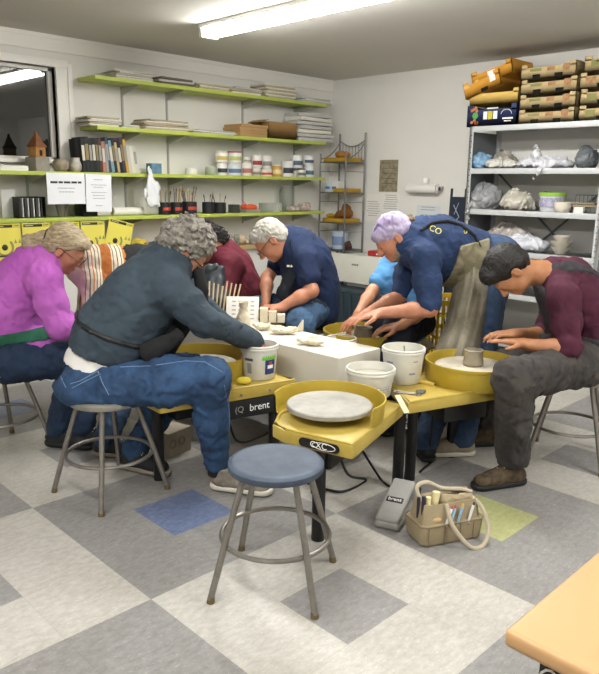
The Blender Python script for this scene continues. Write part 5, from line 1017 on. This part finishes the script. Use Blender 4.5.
# ---------------------------------------------------------------- grey hooded sweatshirt, seated left of centre
d0 = 3.05; TF = dirv(.75, -.5, 0)
T3 = [(at(100, 366, 3.08), .16, .15), (at(117, 332, 3.07), .175, .17), (at(141, 301, 3.06), .18, .15), (at(160, 279, 3.06), .15, .11), (at(172, 264, 3.06), .09, .08)]
aR = (at(168, 287, 2.92), at(205, 321, 2.98), at(255, 341, 3.29)); aL = (at(172, 280, 3.22), at(214, 322, 3.28), at(257, 343, 3.37))
lR = (at(112, 385, 2.97), at(208, 379, 2.99), V(atz(217, 468, .10))); lL = (at(108, 374, 3.19), at(186, 372, 3.28), V(atz(134, 450, .10)))
hd3 = (at(187, 248, 3.05), dirv(.62, -.72, .30), dirv(.72, .62, 0))
t, q, M, a3 = person('curly grey-haired person in a slate grey hooded sweatshirt and blue jeans, seated', None, s1, hd3, T3, TF,
    [(*aR, (dirv(.05, -1, .05), dirv(0, -.1, -1), 1, .5)), (*aL, (dirv(.05, -1, 0), dirv(0, -.1, -1), 1, .5))], [lR, lL], neck=at(176, 266, 3.05))
hem = dirv(-.34, -.94, 0); M_hood = cloth('slate', '2f3b45', '3c4954')
def ex(S):
    S.rc(at(152, 254, 3.02), at(178, 272, 2.97), .036, .034, k=.012); S.rc(at(150, 254, 3.10), at(152, 254, 3.02), .036, .036, k=.012); S.rc(at(150, 254, 3.10), at(182, 264, 3.16), .036, .034, k=.012); S.rc(at(149, 262, 3.07), at(146, 268, 3.07), .05, .04, k=.02); S.el(at(161, 251, 3.07), (.065, .09, .05), k=.015)
S, o = garment('hooded_sweatshirt', M_hood, t, .007, T3, TF, .012, [[(aR[0], .088), (aR[0].lerp(aR[1], .5), .075), (aR[1], .064), (aR[1].lerp(aR[2], .75), .05), (aR[2]-V(0, 0, .0), .046)], [(aL[0], .09), (aL[1], .065), (aL[2], .042)]], noise=(.0045, 13), cuts=[(at(92, 350, 3.05), hem)], extra=ex, seed=5)
band(S, 4, .008, .008, at(112, 327, 3.05), dirv(.36, .93, 0), .022, 'apron_tie', M_blkp, t)
S2 = Sdf(.008); S2.rc(at(150, 352, 2.95), at(178, 335, 2.95), .05, .03, k=.03, flat=(FH, .6)); S2.rc(at(160, 345, 3.1), at(196, 300, 3.08), .08, .05, k=.03); S2.rc(at(198, 274, 3.05), at(203, 290, 3.06), .028, .028, k=.03); S2.noise(.004, 25, 3, ridge=True); S2.mesh('apron', cloth('black', '19191b'), t)
S2 = Sdf(.007); torso_sdf(S2, T3[:3], TF, .002); S2.cut(at(90, 366, 3.05), dirv(-.30, -.95, 0)); S2.noise(.003, 20, 4); S2.mesh('undershirt', cloth('white', 'dcdad6'), t)
M_jean = denim('blue', '182b47', '34547a')
def ex(S): S.el(at(97, 386, 3.08), (.185, .185, .09), k=.03); S.rc(at(90, 380, 3.02), at(90, 380, 3.14), .11, .11, k=.04)
S, o = garment('jeans', M_jean, t, .007, None, None, 0, [], [[(lR[0], .098), (lR[0].lerp(lR[1], .55), .108), (lR[1], .096), (lR[1].lerp(lR[2], .45), .074), (lR[2]+V(0, 0, .03), .06)], [(lL[0], .115), (lL[1], .09), (lL[1].lerp(lL[2], .5), .07), (lL[2], .06)]], noise=(.005, 17), extra=ex, seed=9)
# pocket stitching
M_st = mat('pale_stitching', '6f86a6', .8)
for pts in ([(70, 384), (80, 381), (98, 371)], [(98, 371), (103, 384), (109, 395)], [(72, 388), (90, 379), (101, 374)], [(58, 362), (60, 374), (66, 388)], [(120, 367), (150, 366), (185, 361), (205, 362), (222, 372)], [(224, 385), (229, 410), (230, 440), (229, 458)]): seam(o, pts, .0018, M_st, 'stitching')
MB().tube(hits(o, [(63, 358), (68, 359)], .002), .008, 6).build('leather_patch', mat('leather', '8a5a34', .7), o)

curly = mat('hair_grey_curly', '5c5750', .8, col2='a39e94', vscale=38, bump=.9, bscale=110)
hair('hair', curly, t, q, M, [((0, -.03, .036), (.098, .108, .098)), ((0, -.075, -.015), (.082, .066, .075)), ((0, .045, .066), (.066, .05, .042)), ((0, .0, .085), (.075, .07, .04))], [((0, .12, -.035), (.088, .085, .088)), ((.095, .005, -.03), (.035, .03, .04)), ((-.095, .005, -.03), (.035, .03, .04))], A=.013, f=62, seed=4)
glasses(t, q, a3); Sm = Sdf(.005); Sm.el(q(0, .085, -.062), (.05, .035, .045), M); Sm.mesh('face_mask', cloth('mask_black', '17181a'), t)
M_sneak = mat('sneaker_grey', '8d8478', .8, col2='5c564e', vscale=20); M_sole = mat('sole_white', 'cfc9bd', .6); M_dsh = mat('shoe_dark', '1f2022', .7); M_dsole = mat('sole_grey', '8b8378', .7)
shoe(t, lR[2]+dirv(1, 0, -.25)*.045, dirv(1, 0, -.25), M_sneak, M_sole, label='pale worn sneaker', L=.285); MB().cone(lR[2]+V(0, 0, -.03), lR[2]+V(0, 0, .06), .042, .045, 20).build('sock', cloth('black', '19191b'), t); shoe(t, lL[2], dirv(1, 0, -.45), M_dsh, M_dsole)
# ---------------------------------------------------------------- pink sweatshirt, left edge
TF = dirv(.8, -.45, 0); T1 = [(at(4, 347, 3.56), .17, .14), (at(12, 318, 3.55), .165, .15), (at(24, 288, 3.53), .175, .14), (at(38, 268, 3.5), .13, .10), (at(48, 260, 3.48), .08, .07)]
aR = (at(44, 280, 3.36), at(60, 327, 3.36), at(98, 330, 3.5)); aL = (at(40, 275, 3.66), at(62, 320, 3.7), at(92, 328, 3.72))
lR = (at(10, 362, 3.46), at(78, 357, 3.5), V(atz(58, 428, .10))); lL = (at(12, 355, 3.66), at(80, 350, 3.72), V(atz(84, 428, .10)))
t, q, M, a3 = person('person in a bright pink sweatshirt, fair hair in a bun, seated at left edge', None, s2, (at(66, 248, 3.46), dirv(.78, -.62, .12), dirv(.62, .78, 0)), T1, TF, [(*aR, (dirv(1, -.2, .1), dirv(-.2, -1, 0), -1, .4)), (*aL, (dirv(1, -.2, 0), dirv(-.2, -1, 0), 1, .4))], [lR, lL], neck=at(52, 262, 3.47))
M_pink = cloth('pink', 'a552a8', 'b864ba')
S, o = garment('sweatshirt', M_pink, t, .0065, T1, TF, .012, [[(aR[0], .085), (aR[0].lerp(aR[1], .5), .075), (aR[1], .062), (aR[2], .045)], [(aL[0], .08), (aL[1], .06), (aL[2], .045)]], noise=(.004, 14), cuts=[(at(10, 369, 3.5), dirv(.25, -1, 0))], extra=lambda S: S.rc(at(10, 352, 3.55), at(44, 345, 3.5), .12, .09, k=.04), seed=8)
band(S, 5, .008, .010, at(25, 334, 3.5), dirv(-.12, .98, 0), .055, 'apron_tie', cloth('green', '1c4a3a', '2c6a50'), t)
garment('jeans', denim('navy', '142239', '20344f'), t, .008, None, None, 0, [], [[(lR[0], .115), (lR[1], .085), (lR[2], .065)], [(lL[0], .11), (lL[1], .085), (lL[2], .065)]], noise=(.005, 16), extra=lambda S: S.el(at(4, 357, 3.56), (.17, .17, .12), k=.04), seed=2)
blond = mat('hair_fair_grey', '7d6a4e', .6, col2='c0b092', vscale=26, bump=.8, bscale=60, stretch=(1, 1, 4))
hair('hair', blond, t, q, M, CAP+[((0, -.05, -.015), (.078, .06, .055)), ((0, .045, .07), (.072, .05, .035))], FACE+EARS, A=.004, f=45)
Sb = Sdf(.005); Sb.rc(q(0, -.105, -.025), q(0, -.14, -.085), .044, .052, k=.02); Sb.noise(.004, 50, 3, ridge=True); b_h = Sb.mesh('hair_bun', blond, t); MB().ring(q(0, -.098, -.018), .044, .007, 24, 8, a3[0]*-1+a3[1]*-.5).build('hair_tie', M_blkp, b_h)
glasses(t, q, a3); shoe(t, lR[2], dirv(1, 0, -.2), M_dsh, M_dsh); shoe(t, lL[2], dirv(1, 0, -.2), M_dsh, M_dsh)
# ---------------------------------------------------------------- striped sweater, bending behind
TF = dirv(-.1, -1, -.1); T2 = [(at(164, 272, 4.14), .15, .12), (at(138, 270, 4.07), .14, .12), (at(112, 270, 3.99), .135, .12), (at(92, 268, 3.94), .125, .115), (at(80, 262, 3.94), .08, .08)]
aR = (at(92, 282, 3.82), at(96, 318, 3.80), at(86, 345, 3.86)); aL = (at(90, 272, 4.09), at(88, 310, 4.14), at(80, 330, 4.12))
lR = (at(160, 285, 4.04), at(140, 350, 3.92), V(atz(106, 437, .10))); lL = (at(166, 282, 4.22), at(160, 345, 4.14), V(atz(150, 425, .10)))
t, q, M, a3 = person('person in an orange and cream striped sweater bending forward behind the pink sweatshirt', None, s1, (at(66, 256, 4.00), dirv(-.5, -.85, 0), dirv(-.85, .5, 0)), T2, TF, [(*aR, (dirv(-.6, -.8, 0), dirv(0, 0, 1), 1, .4)), (*aL, (dirv(-.6, -.8, 0), dirv(0, 0, -1), 1, .4))], [lR, lL], neck=at(76, 260, 3.96), s=.92)
# stripes along the torso axis
ms = bpy.data.materials.new('striped_knit'); ms.use_nodes = True; nt = ms.node_tree; bs = nt.nodes['Principled BSDF']; bs.inputs['Roughness'].default_value = .95
geo = nt.nodes.new('ShaderNodeTexCoord'); vm = nt.nodes.new('ShaderNodeVectorMath'); vm.operation = 'DOT_PRODUCT'; axv = (T2[3][0]-T2[0][0]).normalized(); vm.inputs[1].default_value = axv
nt.links.new(geo.outputs['Object'], vm.inputs[0]); mr = nt.nodes.new('ShaderNodeMapRange'); v0 = float(at(132, 270, 4.04).dot(axv)); v1 = float(at(74, 266, 3.94).dot(axv)); mr.inputs['From Min'].default_value = v0; mr.inputs['From Max'].default_value = v1
nt.links.new(vm.outputs['Value'], mr.inputs['Value']); cr = nt.nodes.new('ShaderNodeValToRGB'); cr.color_ramp.interpolation = 'CONSTANT'
O1, CRm, DK = 'b4702c', 'cfc4ae', '5d5348'; st_ = [(0, '8f7b5e'), (.10, O1), (.27, CRm), (.30, DK), (.32, CRm), (.37, DK), (.39, CRm), (.44, DK), (.455, CRm), (.48, '9c5a24'), (.66, CRm), (.69, DK), (.705, CRm), (.75, DK), (.765, CRm), (.80, O1), (.82, CRm), (.86, DK), (.88, CRm), (.93, DK), (.945, CRm)]
for i, (p, c) in enumerate(st_):
    e = cr.color_ramp.elements[i] if i < 2 else cr.color_ramp.elements.new(p)
    e.position = p; e.color = (*srgb(c), 1)
nt.links.new(mr.outputs[0], cr.inputs[0]); nt.links.new(cr.outputs[0], bs.inputs['Base Color'])
garment('striped_sweater', ms, t, .007, T2[1:], TF, .012, [[(aR[0], .075), (aR[1], .06), (aR[2], .045)], [(aL[0], .075), (aL[1], .06), (aL[2], .045)]], noise=(.004, 15), seed=3)
S2 = Sdf(.008); torso_sdf(S2, T2[:3], TF, .02); S2.rc(T2[0][0], V(T2[0][0])+V(0, 0, -.35), .15, .16, k=.04); S2.noise(.005, 15, 3, ridge=True); S2.cut(at(124, 268, 4.04), dirv(-1, .1, 0)); S2.mesh('apron', cloth('black', '19191b'), t)
garment('jeans', denim('dark', '22364f', '2f4a68'), t, .008, None, None, 0, [], [[(lR[0], .11), (lR[1], .08), (lR[2], .065)], [(lL[0], .11), (lL[1], .08), (lL[2], .065)]], noise=(.005, 16), extra=lambda S: S.el(T2[0][0]-V(0, 0, .03), (.16, .16, .13), k=.04), seed=6)
hair('hair', mat('hair_cream_grey', '9c8f84', .8, col2='cbbfb3', vscale=30, bump=.6), t, q, M, CAP, FACE+EARS, A=.005, f=50, s=.92)
shoe(t, lR[2], dirv(1, 0, -.15), M_dsh, M_dsole); shoe(t, lL[2], dirv(1, 0, -.3), M_dsh, M_dsole)
# ---------------------------------------------------------------- maroon top, dark curls, behind
TF = dirv(-.8, -.5, -.2); T4 = [(at(244, 308, 4.77), .16, .13), (at(240, 288, 4.72), .155, .13), (at(230, 268, 4.67), .16, .13), (at(221, 256, 4.62), .12, .10), (at(215, 252, 4.57), .08, .07)]
aL = (at(232, 266, 4.50), at(222, 296, 4.42), at(196, 300, 4.42)); aR = (at(216, 262, 4.77), at(206, 290, 4.72), at(192, 300, 4.62))
lL = (at(238, 312, 4.64), at(208, 312, 4.42), V(at(206, 372, 4.52))); lR = (at(238, 308, 4.87), at(205, 306, 4.72), V(at(200, 365, 4.77)))
for l_ in (lL, lR): l_[2].z = .10
t, q, M, a3 = person('person in a maroon top with dark curly hair bending behind the grey curly head', None, s3, (at(207, 244, 4.52), dirv(-.45, -.85, -.2), dirv(-.8, .5, 0)), T4, TF, [(*aL, (dirv(-1, -.3, 0), dirv(0, -1, 0), 1, .4)), (*aR, (dirv(-1, -.3, 0), dirv(0, -1, 0), -1, .4))], [lL, lR], vox=.008, neck=at(212, 252, 4.55))
S, o = garment('maroon_top', cloth('maroon_dark', '551726', '67202f'), t, .008, T4, TF, .012, [[(aL[0], .08), (aL[1], .065), (aL[2], .045)], [(aR[0], .08), (aR[1], .065), (aR[2], .045)]], noise=(.005, 15), seed=4)
S2 = Sdf(.008); S2.rc(at(213, 276, 4.40), at(212, 300, 4.37), .085, .10, k=.03, flat=(FH, .45)); S2.noise(.006, 20, 3, ridge=True); S2.mesh('apron', mat('shiny_apron', '2b3034', .35, col2='3d4347'), t)
garment('trousers', denim('dark', '22364f', '2f4a68'), t, .009, None, None, 0, [], [[(lL[0], .11), (lL[1], .08), (lL[2], .06)], [(lR[0], .11), (lR[1], .08), (lR[2], .06)]], extra=lambda S: S.el(T4[0][0], (.16, .16, .12), k=.04))
hair('hair', mat('hair_black_curly', '0e0c0c', .7, col2='2a2422', vscale=50, bump=.9, bscale=120), t, q, M, [((0, -.03, .04), (.10, .115, .10)), ((0, -.08, -.03), (.085, .06, .08)), ((0, .04, .08), (.07, .05, .05))], [((0, .125, -.035), (.08, .085, .088))], A=.014, f=70)
shoe(t, lL[2], TF, M_dsh, M_dsh); shoe(t, lR[2], TF, M_dsh, M_dsh)
stool((T4[0][0].x+.04, T4[0][0].y+.04), .4, M_seatw, 'round steel stool under the person in the maroon top at the back')
# ---------------------------------------------------------------- white-haired man
TF = dirv(-.85, -.4, -.1); T5 = [(at(315, 304, 4.45), .165, .14), (at(313, 284, 4.42), .165, .155), (at(306, 262, 4.38), .175, .14), (at(297, 248, 4.35), .13, .10), (at(289, 242, 4.32), .08, .07)]
aL = (at(306, 260, 4.20), at(312, 291, 4.14), at(280, 308, 4.12)); aR = (at(284, 256, 4.52), at(267, 278, 4.5), at(266, 301, 4.34))
lL = (at(312, 310, 4.36), at(300, 316, 4.12), V(at(304, 372, 4.15))); lR = (at(308, 305, 4.56), at(254, 303, 4.5), V(at(262, 355, 4.5)))
for l_ in (lL, lR): l_[2].z = .10
lL[1].z = .56; lR[1].z = .56
t, q, M, a3 = person('white-haired man with glasses in a navy t-shirt and jeans, leaning over the back wheel', None, s2, (at(270, 240, 4.26), dirv(-.63, -.77, -.1), dirv(-.77, .63, 0)), T5, TF, [(*aL, (dirv(-1, .05, 0), dirv(0, -1, 0), 1, .55)), (*aR, (dirv(-.2, -.5, -.6), dirv(.6, -.5, 0), -1, .6))], [lL, lR], neck=at(284, 242, 4.30), s=1.05)
M_navyt = cloth('navy', '12203f', '1b2d50')
S, o = garment('t_shirt', M_navyt, t, .007, T5, TF, .012, [[(aL[0], .074), (aL[0].lerp(aL[1], .55), .074)], [(aR[0], .068), (aR[0].lerp(aR[1], .45), .064)]], noise=(.004, 15), cuts=[], seed=4)
S2 = Sdf(.008); S2.rc(at(292, 272, 4.32), at(286, 296, 4.32), .09, .10, k=.03, flat=(TF, .5)); S2.rc(at(314, 304, 4.38), at(306, 308, 4.3), .12, .10, k=.03); S2.noise(.005, 15, 3, ridge=True); ap = S2.mesh('apron', cloth('charcoal', '1f242c', '2a313a'), t)
MB().tube([at(291, 240, 4.20), at(291, 255, 4.20), at(290, 268, 4.22)], .006, 6).build('neck_strap', cloth('charcoal', '1f242c', '2a313a'), ap); MB().box(at(291, 266, 4.215), (.05, .006, .012), yaw_-PI).build('print_mark', M_wht, ap)
garment('jeans', denim('mid', '2b4460', '4a6888'), t, .008, None, None, 0, [], [[(lL[0], .11), (lL[1], .088), (lL[2], .065)], [(lR[0], .11), (lR[1], .085), (lR[2], .065)]], extra=lambda S: S.el(T5[0][0]-V(0, 0, .02), (.165, .165, .11), k=.04))
wh = mat('hair_white', '8f8b83', .8, col2='bdb9af', vscale=30, bump=.5, bscale=90)
hair('hair', wh, t, q, M, CAP+[((0, .045, .075), (.06, .04, .03))], [((0, .105, -.03), (.085, .085, .095))]+EARS, A=.004, f=55, s=1.05); glasses(t, q, a3, 1.05)
shoe(t, lL[2], TF, M_dsh, M_dsole); shoe(t, lR[2], TF, M_dsh, M_dsole)
stool((T5[0][0].x, T5[0][0].y), .2, M_seatw, 'round steel stool under the white-haired man')
# ---------------------------------------------------------------- light blue t-shirt, mostly hidden behind the lilac headscarf
TF = dirv(-.8, -.5, -.2); T6 = [(at(409, 318, 4.12), .14, .12), (at(407, 298, 4.1), .13, .12), (at(404, 278, 4.1), .135, .11), (at(406, 268, 4.1), .11, .09), (at(405, 263, 4.1), .07, .06)]
aR = (at(391, 266, 4.10), at(372, 292, 4.02), at(358, 314, 3.86)); aL = (at(408, 280, 3.98), at(421, 312, 3.84), at(400, 326, 3.78))
lR = (at(406, 322, 4.2), at(384, 330, 4.1), V(at(392, 390, 4.1))); lL = (at(408, 326, 4.02), at(396, 345, 3.86), V(at(412, 410, 3.9)))
for l_ in (lL, lR): l_[2].z = .10; l_[1].z = .56
t, q, M, a3 = person('seated person in a light blue t-shirt and dark apron, mostly hidden behind the lilac headscarf', None, s1, (at(410, 246, 4.2), dirv(-.45, -.85, -.2), dirv(-.8, .5, 0)), T6, TF, [(*aR, (dirv(-.5, -.8, -.1), dirv(.5, -.3, 0), -1, .4)), (*aL, (dirv(-1, -.15, 0), dirv(0, -1, .1), 1, .35, .12))], [lR, lL], neck=at(408, 256, 4.15), s=.92)
garment('t_shirt', cloth('light_blue', '4a83b8', '5d96c8'), t, .007, T6, TF, .012, [[(aR[0], .066), (aR[0].lerp(aR[1], .6), .062)], [(aL[0], .07), (aL[0].lerp(aL[1], .6), .068)]], noise=(.004, 15))
S2 = Sdf(.008); S2.rc(at(404, 276, 3.98), at(404, 315, 3.95), .08, .10, k=.03, flat=(TF, .6)); S2.rc(at(402, 320, 3.95), at(393, 352, 3.84), .10, .10, k=.03); S2.noise(.005, 18, 2, ridge=True); S2.mesh('apron', cloth('dark_navy', '151b2c', '1d2438'), t)
garment('trousers', cloth('black_navy', '12151d', '1a1e28'), t, .008, None, None, 0, [], [[(lL[0], .105), (lL[1], .085), (lL[2], .062)], [(lR[0], .105), (lR[1], .085), (lR[2], .062)]], extra=lambda S: S.el(T6[0][0]-V(0, 0, .02), (.16, .16, .11), k=.04))
hair('hair', mat('hair_brown', '3a2a20', .7, col2='54402f', vscale=30, bump=.5), t, q, M, CAP, FACE+EARS, s=.92)
shoe(t, lL[2], TF, M_dsh, M_dsh); shoe(t, lR[2], TF, M_dsh, M_dsh)
stool((T6[0][0].x+.02, T6[0][0].y+.02), .9, M_seatw, 'round steel stool under the person in the light blue t-shirt')
# ---------------------------------------------------------------- standing person, lilac headscarf
TF = dirv(-.25, -1, 0); T7 = [(at(488, 266, 3.86), .165, .15), (at(464, 257, 3.8), .165, .15), (at(438, 248, 3.75), .175, .145), (at(420, 244, 3.73), .13, .12), (at(410, 243, 3.72), .09, .08)]
aL = (at(425, 258, 3.56), at(430, 309, 3.50), at(381, 313, 3.55)); aR = (at(412, 256, 3.92), at(400, 296, 3.88), at(366, 314, 3.74))
lL = (at(490, 285, 3.78), at(480, 358, 3.76), V(atz(462, 437, .10))); lR = (at(482, 282, 3.96), at(456, 356, 3.92), V(atz(426, 440, .10)))
t, q, M, a3 = person('standing person in a navy sweatshirt, canvas apron and lilac tie-dyed headscarf bending over a wheel', None, s2, (at(393, 237, 3.70), dirv(-.76, -.62, -.08), dirv(-.62, .76, 0)), T7, TF, [(*aL, (dirv(-1, -.22, -.05), dirv(.15, -1, 0), 1, .22, .16)), (*aR, (dirv(-.9, -.4, -.1), dirv(0, -1, 0), -1, .3, .10))], [lL, lR], vox=.0055, neck=at(406, 243, 3.71), s=1.02)
M_nvs = cloth('navy_sweat', '182848', '263c62')
S, o = garment('sweatshirt', M_nvs, t, .007, T7, TF, .014, [[(aL[0], .078), (aL[0].lerp(aL[1], .5), .070), (aL[0].lerp(aL[1], .9), .064)], [(aR[0], .072), (aR[0].lerp(aR[1], .5), .066), (aR[0].lerp(aR[1], .9), .058)]], noise=(.005, 14), seed=7, cuts=[(at(478, 262, 3.83), dirv(1, -.25, 0))])
# yellow lettering on the back
M_ly = mat('letter_yellow', 'b9b04a', .7); print_on(o, 'CO', 435.5, 230, 8.5, .42, M_ly, 'back_lettering'); print_on(o, 'S', 466.5, 231.5, 9, 1.2, M_ly, 'back_lettering')
B_ = band(S, 4, .007, .012, at(462, 262, 3.8), dirv(-.97, .2, 0), .17, 'apron', mat('canvas_olive', '6a6550', .9, col2='8a846a', vscale=10, bump=.3), t, clip=[(at(462, 240, 3.8), dirv(-.2, 1, 0))])
# canvas skirt of the apron, hanging in folds
NU, NV = 60, 40; vs = []; L_ = [(455, 268), (452, 292), (445, 322), (436, 346), (429, 364)]; R_ = [(492, 262), (493, 285), (489, 315), (484, 342), (480, 370)]
for layer in (0, 1):
    for j in range(NV+1):
        v = j/NV; k = min(int(v*4), 3); w = v*4-k; lx = L_[k][0]+(L_[k+1][0]-L_[k][0])*w; ly = L_[k][1]+(L_[k+1][1]-L_[k][1])*w; rx = R_[k][0]+(R_[k+1][0]-R_[k][0])*w; ry = R_[k][1]+(R_[k+1][1]-R_[k][1])*w
        for i_ in range(NU+1):
            u = i_/NU; f_ = math.sin(u*19+v*2.2+math.sin(v*5)*.6)*.010*(.25+v)+math.sin(u*9.+1-v*3)*.014*(.3+v*.7)+math.sin(u*33+v*4)*.004+math.sin(v*11+u*5)*.005
            d_ = 3.74-math.sin(PI*u)*.15*(.8+.2*v)-.06*v+f_+layer*.006; vs.append(at(lx+(rx-lx)*u, ly+(ry-ly)*u+math.sin(u*19+v*2)*1.2*v, d_))
W_ = NU+1; K_ = W_*(NV+1); fs = []
for j in range(NV):
    for i_ in range(NU):
        a = j*W_+i_; fs.append((a, a+1, a+W_+1, a+W_)); fs.append((K_+a, K_+a+W_, K_+a+W_+1, K_+a+1))
for i_ in range(NU): fs += [(i_, K_+i_, K_+i_+1, i_+1), (NV*W_+i_, NV*W_+i_+1, K_+NV*W_+i_+1, K_+NV*W_+i_)]
for j in range(NV): fs += [(j*W_, (j+1)*W_, K_+(j+1)*W_, K_+j*W_), (j*W_+NU, K_+j*W_+NU, K_+(j+1)*W_+NU, (j+1)*W_+NU)]
MB().add(vs, fs).build('apron_skirt', mat('canvas_stained', '6b6655', .9, col2='989281', vscale=9, bump=.3, bscale=150), t)
seam(o, [(421, 231), (432, 223.5), (447, 221.5), (462, 226), (474, 236), (480, 248)], .009, cloth('black', '19191b'), 'apron_strap', 6, 8)
garment('jeans', denim('slate', '243650', '3a506e'), t, .008, None, None, 0, [], [[(lL[0], .105), (lL[1], .082), (lL[2], .068)], [(lR[0], .105), (lR[1], .082), (lR[2], .068)]], extra=lambda S: S.el(at(492, 264, 3.86), (.175, .18, .17), k=.04))
scarf = mat('lilac_tie_dye', '6a5a86', .85, col2='b9aec6', vscale=13, bump=.2, bscale=60)
hair('headscarf', scarf, t, q, M, [((0, -.02, .036), (.087, .102, .090)), ((0, -.06, .0), (.078, .062, .07)), ((0, .055, .05), (.066, .045, .038))], [((0, .11, -.052), (.09, .085, .085)), ((.09, .0, -.03), (.03, .03, .035)), ((-.09, .0, -.03), (.03, .03, .035))], A=.004, f=35)
hair('hair', mat('hair_brown2', '4a3d2c', .7, col2='7a6a4e', vscale=30, bump=.6), t, q, M, [((0, -.118, .012), (.032, .034, .034)), ((0, -.09, -.02), (.05, .035, .04))], A=.006, f=60)
hair('beard', mat('beard_grey', '6d5a4c', .8, col2='9a8878', vscale=40, bump=.5), t, q, M, [((0, .045, -.092), (.045, .04, .028)), ((.045, .02, -.07), (.016, .035, .03)), ((-.045, .02, -.07), (.016, .035, .03))], A=.002, f=60)
shoe(t, lL[2], dirv(-1, 0, -.1), mat('sneaker_tan', '9b8f7c', .8, col2='7c7060', vscale=20), M_sole, label='tan sneaker with a pale sole'); shoe(t, lR[2], dirv(-.15, 0, .9), M_dsh, M_dsh)
# ---------------------------------------------------------------- right-hand woman in maroon and dark overalls
TF = dirv(-.85, -.5, 0); T8 = [(at(584, 353, 3.5), .165, .135), (at(590, 328, 3.48), .155, .14), (at(582, 303, 3.45), .165, .135), (at(567, 284, 3.42), .13, .10), (at(553, 277, 3.4), .08, .075)]
aL = (at(563, 298, 3.24), at(569, 350, 3.2), at(524, 344, 3.22)); aR = (at(556, 290, 3.58), at(546, 336, 3.58), at(516, 334, 3.42))
lL = (at(582, 364, 3.36), at(514, 379, 3.06), V(atz(513, 462, .11))); lR = (at(582, 360, 3.62), at(508, 366, 3.55), V(atz(487, 420, .14)))
t, q, M, a3 = person('woman with short dark hair in maroon sleeves and dark overalls, seated at the right edge', None, s3, (at(508, 271, 3.32), dirv(-.32, -.95, -.03), dirv(-.95, .32, 0)), T8, TF, [(*aL, (dirv(-1, .12, .05), dirv(0, -1, -.1), 1, .10, .03)), (*aR, (dirv(-1, .0, -.1), dirv(.1, -1, 0), -1, .35))], [lL, lR], vox=.0055, neck=at(540, 274, 3.37))
S, o = garment('maroon_top', cloth('maroon', '3c1426', '4d1c31'), t, .007, T8, TF, .010, [[(aL[0], .078), (aL[0].lerp(aL[1], .5), .066), (aL[1]+V(0, 0, .01), .055), (aL[1].lerp(aL[2], .12), .052)], [(aR[0], .07), (aR[1], .06), (aR[1].lerp(aR[2], .2), .054)]], noise=(.005, 15), seed=11)
M_ovr = mat('overalls_grey', '222124', .85, col2='353338', vscale=8, bump=.2, bscale=220)
band(S, 4, .008, .008, at(587, 349, 3.5), dirv(.15, 1, 0), .16, 'overall_waist', M_ovr, t)
S2 = Sdf(.007); S2.rc(at(545, 300, 3.32), at(560, 338, 3.36), .085, .11, k=.03, flat=(TF, .4)); S2.noise(.003, 25, 2, ridge=True); bib = S2.mesh('overall_bib', M_ovr, t); MB().box(at(545, 338, 3.24), (.05, .02, .04), yaw_).build('pocket_flap', M_ovr, bib, bevel=.004)
band(S, 4, .006, .006, at(560, 290, 3.33), FH, .045, 'shoulder_strap', M_ovr, t, clip=[(at(575, 318, 3.4), dirv(.25, -1, 0))])
S, o = garment('overall_legs', mat('overalls_dusty', '2c2a2b', .9, col2='4d4742', vscale=6, bump=.2, bscale=220), t, .007, None, None, 0, [], [[(lL[0], .115), (lL[0].lerp(lL[1], .55), .10), (lL[1], .094), (lL[1].lerp(lL[2], .5), .082), (lL[2]+V(0, 0, .02), .078)], [(lR[0], .11), (lR[1], .09), (lR[2]+V(0, 0, .02), .075)]], noise=(.006, 15), extra=lambda S: S.el(at(584, 360, 3.5), (.165, .165, .11), k=.04), seed=3, cuts=[(V(0, 0, .10), (0, 0, -1))])
hair('hair', mat('hair_dark', '0c0a0a', .5, col2='1f1a18', vscale=26, bump=.7, bscale=80), t, q, M, [((0, -.022, .036), (.090, .104, .094)), ((0, -.065, -.01), (.078, .058, .07)), ((0, .05, .078), (.07, .05, .045))], FACE+[((.095, .0, -.025), (.03, .024, .032)), ((-.095, .0, -.025), (.03, .024, .032))], A=.003, f=40, axis=a3[0])
M_camo = mat('boot_olive', '5b4a33', .8, col2='2c2620', vscale=40); shoe(t, lL[2], dirv(-1, 0, -.35), M_camo, M_dsh, boot=True, L=.28, label='olive brown hiking boot'); shoe(t, lR[2], dirv(-1, 0, -.1), M_camo, M_dsh, boot=True, label='dark hiking boot under the wheel')
